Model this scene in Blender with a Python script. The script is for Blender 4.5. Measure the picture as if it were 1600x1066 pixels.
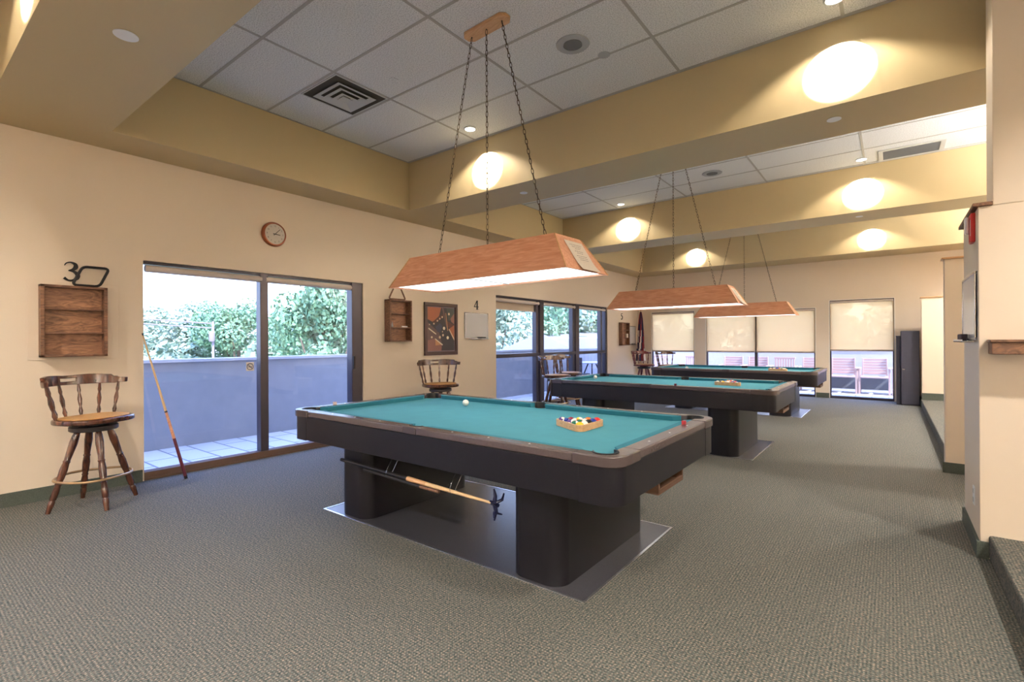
import bpy, bmesh, math, random
from mathutils import Vector, Matrix
C = bpy.context.scene
for o in list(bpy.data.objects): bpy.data.objects.remove(o)
COL = C.collection
PI = math.pi

# ------------------------------------------------------------------ camera
yaw, roll = math.radians(-37.5), math.radians(-0.285)
fw = Vector((math.sin(yaw), math.cos(yaw), 0))
r = Vector((math.cos(yaw), -math.sin(yaw), 0)); u = Vector((0, 0, 1))
r2 = r*math.cos(roll)+u*math.sin(roll); u2 = -r*math.sin(roll)+u*math.cos(roll)
cam_d = bpy.data.cameras.new('camera'); cam = bpy.data.objects.new('camera', cam_d); COL.objects.link(cam)
M = Matrix.Identity(4)
for i in range(3):
    M[i][0] = r2[i]; M[i][1] = u2[i]; M[i][2] = -fw[i]
M[0][3], M[1][3], M[2][3] = 5.624, 0.0, 1.31
cam.matrix_world = M
cam_d.sensor_width = 36; cam_d.lens = 772.1*36/1600; cam_d.clip_start = 0.05; cam_d.clip_end = 400
C.camera = cam

# ------------------------------------------------------------------ colour helpers
def lin(c):
    return tuple((x/12.92 if x <= .04045 else ((x+.055)/1.055)**2.4) for x in c)
def rgb(r_, g_, b_): return lin((r_/255, g_/255, b_/255))

# ------------------------------------------------------------------ world, sun, exposure
C.view_settings.view_transform = 'Standard'; C.view_settings.look = 'None'
C.view_settings.gamma = 1.0; C.view_settings.use_curve_mapping = False
C.view_settings.exposure = 1.3
W = bpy.data.worlds.new('world'); C.world = W; W.use_nodes = True
nt = W.node_tree; nt.nodes.clear()
out = nt.nodes.new('ShaderNodeOutputWorld'); bg = nt.nodes.new('ShaderNodeBackground')
tc = nt.nodes.new('ShaderNodeTexCoord'); sep = nt.nodes.new('ShaderNodeSeparateXYZ'); cr = nt.nodes.new('ShaderNodeValToRGB')
nt.links.new(tc.outputs['Generated'], sep.inputs[0]); nt.links.new(sep.outputs['Z'], cr.inputs[0])
cr.color_ramp.elements[0].position = 0.0; cr.color_ramp.elements[0].color = (0.70, 0.82, 1.0, 1)
cr.color_ramp.elements[1].position = 0.6; cr.color_ramp.elements[1].color = (0.34, 0.48, 1.0, 1)
nt.links.new(cr.outputs[0], bg.inputs[0]); bg.inputs[1].default_value = 3.0
nt.links.new(bg.outputs[0], out.inputs[0])
sd = bpy.data.lights.new('sun', 'SUN'); sd.energy = 4.5; sd.angle = math.radians(0.6); sd.color = (1, .95, .88)
so = bpy.data.objects.new('sun', sd); COL.objects.link(so)
so.rotation_euler = Vector((0.72, -0.16, 0.75)).to_track_quat('Z', 'Y').to_euler()
so.location = (20, 5, 20)

# ------------------------------------------------------------------ materials
MATS = {}
def newmat(name):
    m = bpy.data.materials.new(name); m.use_nodes = True; MATS[name] = m
    return m, m.node_tree, m.node_tree.nodes['Principled BSDF']
def plain(name, col, rough=.5, metal=0, spec=.5, var=0, nscale=30, bump=0, bscale=200, coat=0):
    m, t, b = newmat(name)
    b.inputs['Base Color'].default_value = (*col, 1); b.inputs['Roughness'].default_value = rough
    b.inputs['Metallic'].default_value = metal; b.inputs['Specular IOR Level'].default_value = spec
    if coat: b.inputs['Coat Weight'].default_value = coat
    if var or bump:
        tcx = t.nodes.new('ShaderNodeTexCoord')
    if var:
        n = t.nodes.new('ShaderNodeTexNoise'); n.inputs['Scale'].default_value = nscale; n.inputs['Detail'].default_value = 4
        t.links.new(tcx.outputs['Object'], n.inputs['Vector'])
        rp = t.nodes.new('ShaderNodeValToRGB')
        rp.color_ramp.elements[0].position = .3; rp.color_ramp.elements[1].position = .7
        rp.color_ramp.elements[0].color = (*[c*(1-var) for c in col], 1); rp.color_ramp.elements[1].color = (*[min(1, c*(1+var)) for c in col], 1)
        t.links.new(n.outputs[0], rp.inputs[0]); t.links.new(rp.outputs[0], b.inputs['Base Color'])
    if bump:
        n2 = t.nodes.new('ShaderNodeTexNoise'); n2.inputs['Scale'].default_value = bscale; n2.inputs['Detail'].default_value = 3
        t.links.new(tcx.outputs['Object'], n2.inputs['Vector'])
        bp = t.nodes.new('ShaderNodeBump'); bp.inputs['Strength'].default_value = bump; bp.inputs['Distance'].default_value = .003
        t.links.new(n2.outputs[0], bp.inputs['Height']); t.links.new(bp.outputs[0], b.inputs['Normal'])
    return m
def wood(name, c1, c2, sc=(2, 30, 30), rough=.45, nscale=1.0, coat=0, dist=1.5):
    m, t, b = newmat(name)
    b.inputs['Roughness'].default_value = rough
    if coat: b.inputs['Coat Weight'].default_value = coat; b.inputs['Coat Roughness'].default_value = .2
    tcx = t.nodes.new('ShaderNodeTexCoord'); mp = t.nodes.new('ShaderNodeMapping'); mp.inputs['Scale'].default_value = sc
    n = t.nodes.new('ShaderNodeTexNoise'); n.inputs['Scale'].default_value = nscale; n.inputs['Detail'].default_value = 6; n.inputs['Distortion'].default_value = dist
    rp = t.nodes.new('ShaderNodeValToRGB'); rp.color_ramp.elements[0].position = .32; rp.color_ramp.elements[1].position = .68
    rp.color_ramp.elements[0].color = (*c1, 1); rp.color_ramp.elements[1].color = (*c2, 1)
    t.links.new(tcx.outputs['Object'], mp.inputs[0]); t.links.new(mp.outputs[0], n.inputs['Vector'])
    t.links.new(n.outputs[0], rp.inputs[0]); t.links.new(rp.outputs[0], b.inputs['Base Color'])
    return m
def emis(name, col, strength):
    m = bpy.data.materials.new(name); m.use_nodes = True; t = m.node_tree; t.nodes.clear()
    o = t.nodes.new('ShaderNodeOutputMaterial'); e = t.nodes.new('ShaderNodeEmission')
    e.inputs[0].default_value = (*col, 1); e.inputs[1].default_value = strength
    t.links.new(e.outputs[0], o.inputs[0]); MATS[name] = m; return m

wall_m = plain('wall_paint', rgb(227, 210, 189), .5, bump=.15, bscale=150)
tan_m = plain('tan_paint', rgb(198, 178, 136), .55, bump=.1, bscale=150)
base_m = plain('carpet_base', rgb(78, 84, 76), .95, var=.35, nscale=220)
# ceiling tiles
def tile_mat():
    m, t, b = newmat('ceiling_tile'); b.inputs['Roughness'].default_value = .9
    tcx = t.nodes.new('ShaderNodeTexCoord')
    n = t.nodes.new('ShaderNodeTexNoise'); n.inputs['Scale'].default_value = 110; n.inputs['Detail'].default_value = 3
    rp = t.nodes.new('ShaderNodeValToRGB'); rp.color_ramp.elements[0].position = .38; rp.color_ramp.elements[1].position = .55
    rp.color_ramp.elements[0].color = (*rgb(196, 198, 198), 1); rp.color_ramp.elements[1].color = (*rgb(232, 233, 233), 1)
    t.links.new(tcx.outputs['Object'], n.inputs['Vector']); t.links.new(n.outputs[0], rp.inputs[0]); t.links.new(rp.outputs[0], b.inputs['Base Color'])
    return m
tile_m = tile_mat()
# carpet: short grid of loops, green grey with tan flecks
def carpet_mat():
    m, t, b = newmat('carpet'); b.inputs['Roughness'].default_value = .8; b.inputs['Specular IOR Level'].default_value = .35
    tcx = t.nodes.new('ShaderNodeTexCoord'); L = t.links.new
    def wave(dirn, sc):
        w = t.nodes.new('ShaderNodeTexWave'); w.bands_direction = dirn; w.inputs['Scale'].default_value = sc
        w.inputs['Distortion'].default_value = 1.2; w.inputs['Detail'].default_value = 1; w.inputs['Detail Scale'].default_value = 3
        L(tcx.outputs['Object'], w.inputs['Vector']); return w
    wx, wy = wave('X', 22), wave('Y', 22)
    mul = t.nodes.new('ShaderNodeMath'); mul.operation = 'MULTIPLY'; L(wx.outputs['Fac'], mul.inputs[0]); L(wy.outputs['Fac'], mul.inputs[1])
    n = t.nodes.new('ShaderNodeTexNoise'); n.inputs['Scale'].default_value = 95; n.inputs['Detail'].default_value = 2
    L(tcx.outputs['Object'], n.inputs['Vector'])
    rp = t.nodes.new('ShaderNodeValToRGB'); e = rp.color_ramp.elements
    e[0].position = .30; e[0].color = (*rgb(54, 68, 67), 1); e[1].position = .70; e[1].color = (*rgb(158, 139, 125), 1)
    k = rp.color_ramp.elements.new(.5); k.color = (*rgb(106, 109, 102), 1)
    L(n.outputs[0], rp.inputs[0])
    rr = t.nodes.new('ShaderNodeMapRange'); rr.inputs[3].default_value = .50; rr.inputs[4].default_value = 1.15; L(mul.outputs[0], rr.inputs[0])
    n2 = t.nodes.new('ShaderNodeTexNoise'); n2.inputs['Scale'].default_value = .9; n2.inputs['Detail'].default_value = 2
    L(tcx.outputs['Object'], n2.inputs['Vector'])
    r3 = t.nodes.new('ShaderNodeMapRange'); r3.inputs[3].default_value = .9; r3.inputs[4].default_value = 1.1; L(n2.outputs[0], r3.inputs[0])
    m2 = t.nodes.new('ShaderNodeMath'); m2.operation = 'MULTIPLY'; L(rr.outputs[0], m2.inputs[0]); L(r3.outputs[0], m2.inputs[1])
    vm = t.nodes.new('ShaderNodeVectorMath'); vm.operation = 'SCALE'; L(rp.outputs[0], vm.inputs[0]); L(m2.outputs[0], vm.inputs['Scale'])
    L(vm.outputs[0], b.inputs['Base Color'])
    bp = t.nodes.new('ShaderNodeBump'); bp.inputs['Strength'].default_value = .5; bp.inputs['Distance'].default_value = .004
    L(mul.outputs[0], bp.inputs['Height']); L(bp.outputs[0], b.inputs['Normal'])
    return m
carpet_m = carpet_mat()
def paver_mat():
    m, t, b = newmat('paver'); b.inputs['Roughness'].default_value = .8
    tcx = t.nodes.new('ShaderNodeTexCoord'); br = t.nodes.new('ShaderNodeTexBrick'); br.inputs['Scale'].default_value = 1
    br.inputs['Color1'].default_value = (*rgb(205, 203, 200), 1); br.inputs['Color2'].default_value = (*rgb(190, 190, 192), 1); br.inputs['Mortar'].default_value = (*rgb(128, 128, 134), 1)
    br.inputs['Mortar Size'].default_value = .012; br.inputs['Brick Width'].default_value = .62; br.inputs['Row Height'].default_value = .31
    t.links.new(tcx.outputs['Object'], br.inputs['Vector']); t.links.new(br.outputs[0], b.inputs['Base Color']); return m
paver_m = paver_mat()
def glass_mat():
    m = bpy.data.materials.new('window_glass'); m.use_nodes = True; t = m.node_tree; t.nodes.clear()
    o = t.nodes.new('ShaderNodeOutputMaterial'); tr = t.nodes.new('ShaderNodeBsdfTransparent'); gl = t.nodes.new('ShaderNodeBsdfGlossy')
    tr.inputs[0].default_value = (.90, .94, 1, 1); gl.inputs['Roughness'].default_value = .02
    lw = t.nodes.new('ShaderNodeLayerWeight'); lw.inputs[0].default_value = .5; mx = t.nodes.new('ShaderNodeMixShader')
    pw = t.nodes.new('ShaderNodeMath'); pw.operation = 'POWER'; pw.inputs[1].default_value = 5; t.links.new(lw.outputs['Facing'], pw.inputs[0])
    fr = t.nodes.new('ShaderNodeMath'); fr.operation = 'MULTIPLY_ADD'; fr.inputs[1].default_value = .93; fr.inputs[2].default_value = .035; t.links.new(pw.outputs[0], fr.inputs[0])
    t.links.new(fr.outputs[0], mx.inputs[0]); t.links.new(tr.outputs[0], mx.inputs[1]); t.links.new(gl.outputs[0], mx.inputs[2]); t.links.new(mx.outputs[0], o.inputs[0])
    MATS['glass'] = m; return m
glass_m = glass_mat()
def shade_mat():
    m = bpy.data.materials.new('blind_fabric'); m.use_nodes = True; t = m.node_tree; t.nodes.clear(); L = t.links.new
    o = t.nodes.new('ShaderNodeOutputMaterial'); d = t.nodes.new('ShaderNodeBsdfDiffuse'); tl = t.nodes.new('ShaderNodeBsdfTranslucent'); tr = t.nodes.new('ShaderNodeBsdfTransparent')
    c = (*rgb(240, 213, 174), 1); d.inputs[0].default_value = c; tl.inputs[0].default_value = c
    a = t.nodes.new('ShaderNodeMixShader'); a.inputs[0].default_value = .75; L(d.outputs[0], a.inputs[1]); L(tl.outputs[0], a.inputs[2])
    b2 = t.nodes.new('ShaderNodeMixShader'); b2.inputs[0].default_value = .30; tr.inputs[0].default_value = (1, .88, .64, 1)
    L(a.outputs[0], b2.inputs[1]); L(tr.outputs[0], b2.inputs[2]); L(b2.outputs[0], o.inputs[0]); MATS['shade'] = m; return m
shade_m = shade_mat()
bronze_m = plain('bronze_frame', rgb(64, 58, 66), .35, .3)
sill_m = plain('bronze_sill', rgb(96, 74, 62), .45, .2)
valance_m = plain('blind_roll', rgb(205, 190, 180), .7)
para_m = plain('parapet_stucco', rgb(150, 152, 160), .85, var=.05, nscale=6)
cap_m = plain('parapet_cap', rgb(190, 190, 196), .7)
black_m = plain('table_laminate', rgb(22, 20, 27), .36, spec=.35, var=.12, nscale=120, bump=.1, bscale=300)
rail_m = plain('rail_laminate', rgb(84, 72, 72), .24, spec=.8, var=.08, nscale=90)
cast_m = plain('corner_casting', rgb(78, 66, 66), .22, .1, spec=.8)
ped_m = plain('pedestal_laminate', rgb(22, 20, 25), .34, spec=.35)
cloth_m = plain('green_cloth', rgb(66, 142, 156), .9, var=.04, nscale=8, bump=.1, bscale=600)
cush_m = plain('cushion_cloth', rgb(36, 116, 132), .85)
pocket_m = plain('pocket_rubber', rgb(22, 22, 24), .5)
mat_m = plain('mat_vinyl', rgb(62, 61, 66), .28, var=.2, nscale=160)
steel_m = plain('steel', rgb(190, 190, 195), .25, .9)
dot_m = plain('sight_pearl', rgb(225, 220, 210), .4)
oak_m = wood('lamp_oak', rgb(204, 138, 102), rgb(228, 170, 136), (1.5, 14, 14), .42, 2.2, dist=2.5)
oak2_m = wood('light_oak', rgb(196, 146, 98), rgb(218, 172, 126), (4, 25, 25), .4, 2)
walnut_m = wood('cabinet_walnut', rgb(84, 56, 42), rgb(146, 104, 76), (8, 3, 14), .5, 1.6, dist=3)
walnutb_m = wood('cabinet_back', rgb(110, 76, 56), rgb(180, 130, 96), (8, 3, 12), .5, 1.5, dist=3.5)
stool_m = wood('stool_wood', rgb(52, 28, 20), rgb(100, 58, 40), (12, 12, 3), .25, 2, coat=.4)
pad_m = plain('stool_pad', rgb(186, 138, 78), .5, var=.12, nscale=60)
brass_m = plain('worn_brass', rgb(170, 140, 105), .35, .7)
iron_m = plain('black_iron', rgb(24, 22, 24), .45, .3)
chain_m = plain('chain_bronze', rgb(92, 76, 58), .4, .7)
white_m = plain('white_plastic', rgb(235, 235, 235), .35)
board_m = plain('whiteboard', rgb(212, 210, 212), .22)
paper_m = plain('paper', rgb(222, 212, 200), .8)
ink_m = plain('ink', rgb(140, 130, 128), .8)
copper_m = plain('copper_rim', rgb(150, 92, 66), .3, .8)
red_m = plain('red_plastic', rgb(215, 45, 45), .4)
lampglow_m = emis('diffuser_glow', (0.95, .97, 1.0), 1.6)
dl_m = emis('downlight_glow', (1.0, .93, .82), 6.0)
grey_m = plain('speaker_grey', rgb(170, 172, 174), .6); grille_m = plain('grille_dark', rgb(110, 112, 114), .7)
vent_m = plain('vent_white', rgb(196, 197, 194), .5); ventd_m = plain('vent_dark', rgb(70, 66, 56), .8)
tbar_m = plain('t_bar', rgb(172, 170, 166), .5)

# ------------------------------------------------------------------ mesh helper
class MB:
    def __init__(s): s.v = []; s.f = []; s.m = []; s.T = Matrix.Identity(4); s.mi = 0
    def add(s, vs, fs):
        n = len(s.v)
        for p in vs: s.v.append(tuple(s.T @ Vector(p)))
        for f in fs: s.f.append([i+n for i in f]); s.m.append(s.mi)
        return s
    def box(s, x0, x1, y0, y1, z0, z1):
        return s.add([(x0,y0,z0),(x1,y0,z0),(x1,y1,z0),(x0,y1,z0),(x0,y0,z1),(x1,y0,z1),(x1,y1,z1),(x0,y1,z1)],
                     [(0,3,2,1),(4,5,6,7),(0,1,5,4),(1,2,6,5),(2,3,7,6),(3,0,4,7)])
    def prism(s, poly, z0, z1):
        n = len(poly); vs = [(x, y, z0) for x, y in poly]+[(x, y, z1) for x, y in poly]
        fs = [list(range(n))[::-1], list(range(n, 2*n))]+[(i, (i+1) % n, n+(i+1) % n, n+i) for i in range(n)]
        return s.add(vs, fs)
    def hull(s, bot, top):
        n = len(bot)
        return s.add(list(bot)+list(top), [list(range(n))[::-1], list(range(n, 2*n))]+[(i, (i+1) % n, n+(i+1) % n, n+i) for i in range(n)])
    def lathe(s, prof, n=16, c=(0, 0)):
        vs = []; fs = []
        for rr, z in prof:
            for k in range(n):
                a = 2*PI*k/n; vs.append((c[0]+rr*math.cos(a), c[1]+rr*math.sin(a), z))
        for j in range(len(prof)-1):
            for k in range(n):
                fs.append((j*n+k, j*n+(k+1) % n, (j+1)*n+(k+1) % n, (j+1)*n+k))
        fs.append(list(range(n))[::-1]); fs.append([(len(prof)-1)*n+k for k in range(n)])
        return s.add(vs, fs)
    def spindle(s, a, b, prof, n=10):
        # lathe along segment a->b; prof = [(radius, t)]
        a = Vector(a); b = Vector(b); d = b-a; q = d.to_track_quat('Z', 'Y').to_matrix().to_4x4()
        T0 = s.T; s.T = s.T @ Matrix.Translation(a) @ q
        s.lathe([(rr, t*d.length) for rr, t in prof], n); s.T = T0; return s
    def tube(s, pts, rad, n=8, closed=False, flat=1.0):
        pts = [Vector(p) for p in pts]; N = len(pts); vs = []; fs = []
        up = None
        for i, p in enumerate(pts):
            if closed: t = pts[(i+1) % N]-pts[i-1]
            else: t = pts[min(i+1, N-1)]-pts[max(i-1, 0)]
            t.normalize()
            if up is None:
                up = Vector((0, 0, 1)) if abs(t.z) < .9 else Vector((1, 0, 0))
            sx = t.cross(up).normalized(); up = sx.cross(t).normalized()
            rr = rad[i] if isinstance(rad, (list, tuple)) else rad
            for k in range(n):
                a = 2*PI*k/n; vs.append(p+sx*rr*math.cos(a)+up*rr*flat*math.sin(a))
        R = N if closed else N-1
        for i in range(R):
            for k in range(n):
                j = (i+1) % N
                fs.append((i*n+k, i*n+(k+1) % n, j*n+(k+1) % n, j*n+k))
        if not closed: fs.append(list(range(n))[::-1]); fs.append([(N-1)*n+k for k in range(n)])
        return s.add(vs, fs)
    def sphere(s, c, rad, n=12, sc=(1, 1, 1)):
        prof = [(max(rad*math.sin(PI*i/n), .0001), -rad*math.cos(PI*i/n)) for i in range(n+1)]
        T0 = s.T; s.T = s.T @ Matrix.Translation(c) @ Matrix.Diagonal((*sc, 1)); s.lathe(prof, n*2); s.T = T0; return s
    def build(s, name, mats, parent=None, loc=None, rot=None, bevel=0, seg=2, angle=35, flat=False):
        me = bpy.data.meshes.new(name); me.from_pydata(s.v, [], s.f)
        if not isinstance(mats, (list, tuple)): mats = [mats]
        for m in mats: me.materials.append(m)
        me.polygons.foreach_set('material_index', s.m)
        bm = bmesh.new(); bm.from_mesh(me); bmesh.ops.recalc_face_normals(bm, faces=bm.faces); bm.to_mesh(me); bm.free()
        if not flat:
            me.polygons.foreach_set('use_smooth', [True]*len(me.polygons)); me.set_sharp_from_angle(angle=math.radians(angle))
        o = bpy.data.objects.new(name, me); COL.objects.link(o)
        if parent: o.parent = parent
        if loc: o.location = loc
        if rot: o.rotation_euler = rot
        if bevel:
            b = o.modifiers.new('bevel', 'BEVEL'); b.width = bevel; b.segments = seg; b.limit_method = 'ANGLE'; b.angle_limit = math.radians(40); b.harden_normals = False
        return o
def thing(name, label, cat, loc=(0, 0, 0), rz=0, group=None):
    o = bpy.data.objects.new(name, None); COL.objects.link(o); o.location = loc; o.rotation_euler = (0, 0, rz); o.empty_display_size = .1
    o['label'] = label; o['category'] = cat
    if group: o['group'] = group
    return o
def tag(o, label, cat, group=None):
    o['label'] = label; o['category'] = cat
    if group: o['group'] = group
    return o
def struct(o): o['kind'] = 'structure'; return o
def sroot(name, loc=(0, 0, 0)):
    o = bpy.data.objects.new(name, None); COL.objects.link(o); o.location = loc; return struct(o)
KIDS = {}
def kids(o): return [c for c in bpy.data.objects if c.parent == o]
def copy_tree(o, parent=None):
    c = o.copy(); COL.objects.link(c); c.parent = parent
    for ch in kids(o): copy_tree(ch, c)
    return c
def copy_thing(o, label, loc=None, rz=None, group=None):
    c = copy_tree(o); c['label'] = label
    if loc is not None: c.location = loc
    if rz is not None: c.rotation_euler = (0, 0, rz)
    if group: c['group'] = group
    return c
def arc(cx, cy, rad, a0, a1, n=6):
    return [(cx+rad*math.cos(a0+(a1-a0)*i/n), cy+rad*math.sin(a0+(a1-a0)*i/n)) for i in range(n+1)]
def rrect(x0, x1, y0, y1, rad, n=6):
    return arc(x1-rad, y1-rad, rad, 0, PI/2, n)+arc(x0+rad, y1-rad, rad, PI/2, PI, n)+arc(x0+rad, y0+rad, rad, PI, 1.5*PI, n)+arc(x1-rad, y0+rad, rad, 1.5*PI, 2*PI, n)

# ================================================================== SETTING
ZS, ZC, YF = 3.066, 3.70, 13.1       # soffit, tile ceiling, far wall
XR, YB = 9.0, -8.0
bm = MB(); bm.box(-.15, XR, YB, YF+.15, -.15, 0); struct(bm.build('floor', carpet_m, flat=True))
bm = MB(); bm.prism([(6.08, YB), (XR, YB), (XR, YF), (6.08, YF), (6.08, 6.50), (6.9, 6.50), (6.9, 4.20), (6.08, 4.20)], 0, .14); struct(bm.build('floor_raised', carpet_m, bevel=.012))
# left wall with two openings
D1 = (1.59, 4.05, 2.095); D2 = (6.86, 11.25, 2.14)
bm = MB()
D0 = (-3.6, -.6, 2.095)     # an added, unseen door behind the view, for more sky light
for y0, y1 in ((YB, D0[0]), (D0[1], D1[0]), (D1[1], D2[0]), (D2[1], YF+.15)): bm.box(-.15, 0, y0, y1, 0, 3.75)
for a, b, h in (D0, D1, D2): bm.box(-.15, 0, a, b, h, 3.75)
struct(bm.build('wall_left', wall_m, flat=True))
WIN = [(.40, 1.56, 2.07), (1.85, 4.26, 2.03), (4.53, 5.68, 2.18)]
bm = MB(); xs = 0
for a, b, h in WIN: bm.box(xs, a, YF, YF+.15, 0, 3.75); bm.box(a, b, YF, YF+.15, h, 3.75); xs = b
bm.box(xs, XR, YF, YF+.15, 0, 3.75)
struct(bm.build('wall_far', wall_m, flat=True))
bm = MB(); bm.box(XR, XR+.15, YB, YF+.15, 0, 3.75); struct(bm.build('wall_right', wall_m, flat=True))
bm = MB(); bm.box(-.15, XR+.15, YB-.15, YB, 0, 3.75); struct(bm.build('wall_back', wall_m, flat=True))
# partitions on the edge of the raised floor
bm = MB(); bm.prism([(6.04, 4.05), (XR, 4.05), (XR, 4.28), (6.103, 4.28), (6.103, 4.80), (6.04, 4.80)], 0, 2.10)
bm.box(6.103, XR, 4.05, 4.28, 2.10, 3.75)
struct(bm.build('wall_partition', wall_m, bevel=.004))
bm = MB(); bm.box(6.04, 7.6, 6.43, 6.56, 0, 2.09); struct(bm.build('wall_partition', wall_m, bevel=.004))
bm = MB(); bm.box(6.09, XR, 12.35, 12.5, 0, 2.10); struct(bm.build('wall_partition', wall_m, bevel=.004))
bm = MB(); bm.prism([(6.015, 4.035), (6.103, 4.035), (6.103, 4.28), (6.12, 4.28), (6.12, 4.83), (6.015, 4.83)], 2.10, 2.122)
struct(bm.build('trim_1', walnut_m, bevel=.003))
bm = MB(); bm.box(6.02, 7.6, 6.41, 6.58, 2.09, 2.108); struct(bm.build('trim_2', oak2_m, bevel=.003))
bm = MB(); bm.box(6.07, XR, 12.33, 12.52, 2.10, 2.118); struct(bm.build('trim_3', oak2_m, bevel=.003))
# soffits and beams
bm = MB(); SX = .51
bm.box(0, SX, YB, YF, ZS, 3.75)
for a, b in ((YB, -7.2), (-3.365, -2.67), (.54, 1.235), (4.415, 5.10), (8.32, 9.005), (12.22, YF)): bm.box(SX, XR, a, b, ZS, 3.75)
struct(bm.build('ceiling_soffit', tan_m, flat=True))
bm = MB(); bm.box(-.15, XR+.15, YB-.15, YF+.15, 3.75, 3.9); struct(bm.build('ceiling_roof', tan_m, flat=True))
TR = [(-2.67, .54), (-7.2, -3.365), (1.235, 4.415), (5.10, 8.32), (9.005, 12.22)]
for i, (a, b) in enumerate(TR):
    bm = MB(); bm.box(SX, XR, a, b, ZC, ZC+.04); struct(bm.build('ceiling' if i == 0 else 'ceiling.%03d' % i, tile_m, flat=True))
    bm = MB()
    y = a+.655
    while y < b: bm.box(SX, XR, y-.012, y+.012, ZC-.003, ZC+.001); y += .625
    x = 1.72
    while x < XR: bm.box(x-.012, x+.012, a, b, ZC-.0032, ZC+.001); x += 1.21
    for q in ((SX, XR, a, a+.02), (SX, XR, b-.02, b), (SX, SX+.02, a, b)): bm.box(*q, ZC-.004, ZC+.001)
    struct(bm.build('trim_%d' % (14+i), tbar_m, flat=True))
# baseboards
def baseb(name, boxes):
    bm = MB()
    for q in boxes: bm.box(*q)
    struct(bm.build(name, base_m, flat=True))
baseb('baseboard_left', [(0, .015, YB, -3.62, 0, .11), (0, .015, -.58, 1.575, 0, .11), (0, .015, 4.06, 6.85, 0, .11), (0, .015, 11.26, YF, 0, .11)])
baseb('baseboard_far', [(0, .39, YF-.015, YF, 0, .11), (1.57, 1.84, YF-.015, YF, 0, .11), (4.27, 4.52, YF-.015, YF, 0, .11)])
baseb('baseboard_partition', [(6.025, 6.04, 4.035, 4.80, 0, .10), (6.04, 6.079, 4.035, 4.05, 0, .10), (6.02, 6.9, 6.415, 6.43, 0, .10), (6.07, 6.09, 12.335, 12.5, 0, .11), (6.09, XR, 12.335, 12.35, .14, .27)])

# door 1: sliding glass door in the near opening
d = sroot('door_1', (-.09, 0, 0))
bm = MB(); a, b, h = D1
bm.box(-.03, .05, a, b, h-.03, h); bm.box(-.03, .05, a, a+.012, 0, h); bm.box(-.05, .07, b-.16, b, 0, h)
bm.box(-.04, .06, 2.70, 2.79, 0, h)
bm.build('door_frame', bronze_m, d, bevel=.004)
bm = MB(); bm.box(-.04, .075, a, b, 0, .075); bm.box(.0, .085, a, b, 0, .02); bm.build('door_sill', sill_m, d, bevel=.003)
bm = MB(); bm.box(-.012, -.004, a+.01, 2.72, .07, h); bm.build('glass_pane', glass_m, d, flat=True)
bm = MB(); bm.box(.012, .02, 2.75, b-.1, .07, h); bm.build('glass_pane', glass_m, d, flat=True)
bm = MB(); bm.box(.07, .095, b-.155, b-.125, .95, 1.12); bm.box(.06, .075, b-.15, b-.13, .97, 1.1); bm.build('door_handle', iron_m, d, bevel=.004)
bm = MB(); bm.box(-.004, -.001, 2.57, 2.655, .99, 1.085); st = bm.build('warning_sticker', paper_m, d, flat=True)
bm = MB()
bm.T = Matrix.Translation((.0005, 2.612, 1.037)) @ Matrix.Rotation(PI/2, 4, 'Y')
bm.tube([(.034*math.cos(k*PI/10), .034*math.sin(k*PI/10), 0) for k in range(20)], .0032, 6, True)
bm.tube([(-.024, -.024, 0), (.024, .024, 0)], .003, 6); bm.tube([(.002, -.022, 0), (.002, .02, 0)], .0035, 6)
bm.build('no_smoking_mark', plain('sticker_ink', rgb(70, 76, 110), .6), st, flat=True)
d = sroot('door_added', (-.09, 0, 0)); a, b, h = D0  # unseen door, added to let more daylight into the room
bm = MB(); bm.box(-.03, .05, a, b, h-.03, h); bm.box(-.03, .05, a, a+.03, 0, h); bm.box(-.03, .05, b-.03, b, 0, h); bm.box(-.04, .06, -2.15, -2.06, 0, h); bm.box(-.04, .075, a, b, 0, .075)
bm.build('door_frame', bronze_m, d, bevel=.004)
bm = MB(); bm.box(-.012, -.004, a+.01, b-.01, .07, h); bm.build('glass_pane', glass_m, d, flat=True)
# door 2: glazed wall with transom
d = sroot('door_2', (-.09, 0, 0)); a, b, h = D2
bm = MB(); bm.box(-.04, .06, a, b, h-.04, h); bm.box(-.04, .06, b-.30, b-.22, 0, h); bm.box(-.05, .07, b-.06, b, 0, h); bm.box(-.03, .05, a, a+.015, 0, h)
bm.box(-.04, .06, 8.17, 8.24, 0, h); bm.box(-.06, .08, 8.28, 8.42, 0, h); bm.box(-.04, .06, 9.60, 9.68, 0, h); bm.box(-.06, .07, 9.72, 9.88, 0, h)
bm.box(-.045, .065, a, b, 1.0, 1.07)
bm.build('door_frame', bronze_m, d, bevel=.004)
bm = MB(); bm.box(-.05, .075, a, b, 0, .075); bm.build('door_sill', sill_m, d, bevel=.003)
for y0, y1 in ((a+.01, 8.2), (8.35, 9.65), (9.8, b-.02)):
    bm = MB(); bm.box(-.008, 0, y0, y1, .06, h-.02); bm.build('glass_pane', glass_m, d, flat=True)
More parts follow.
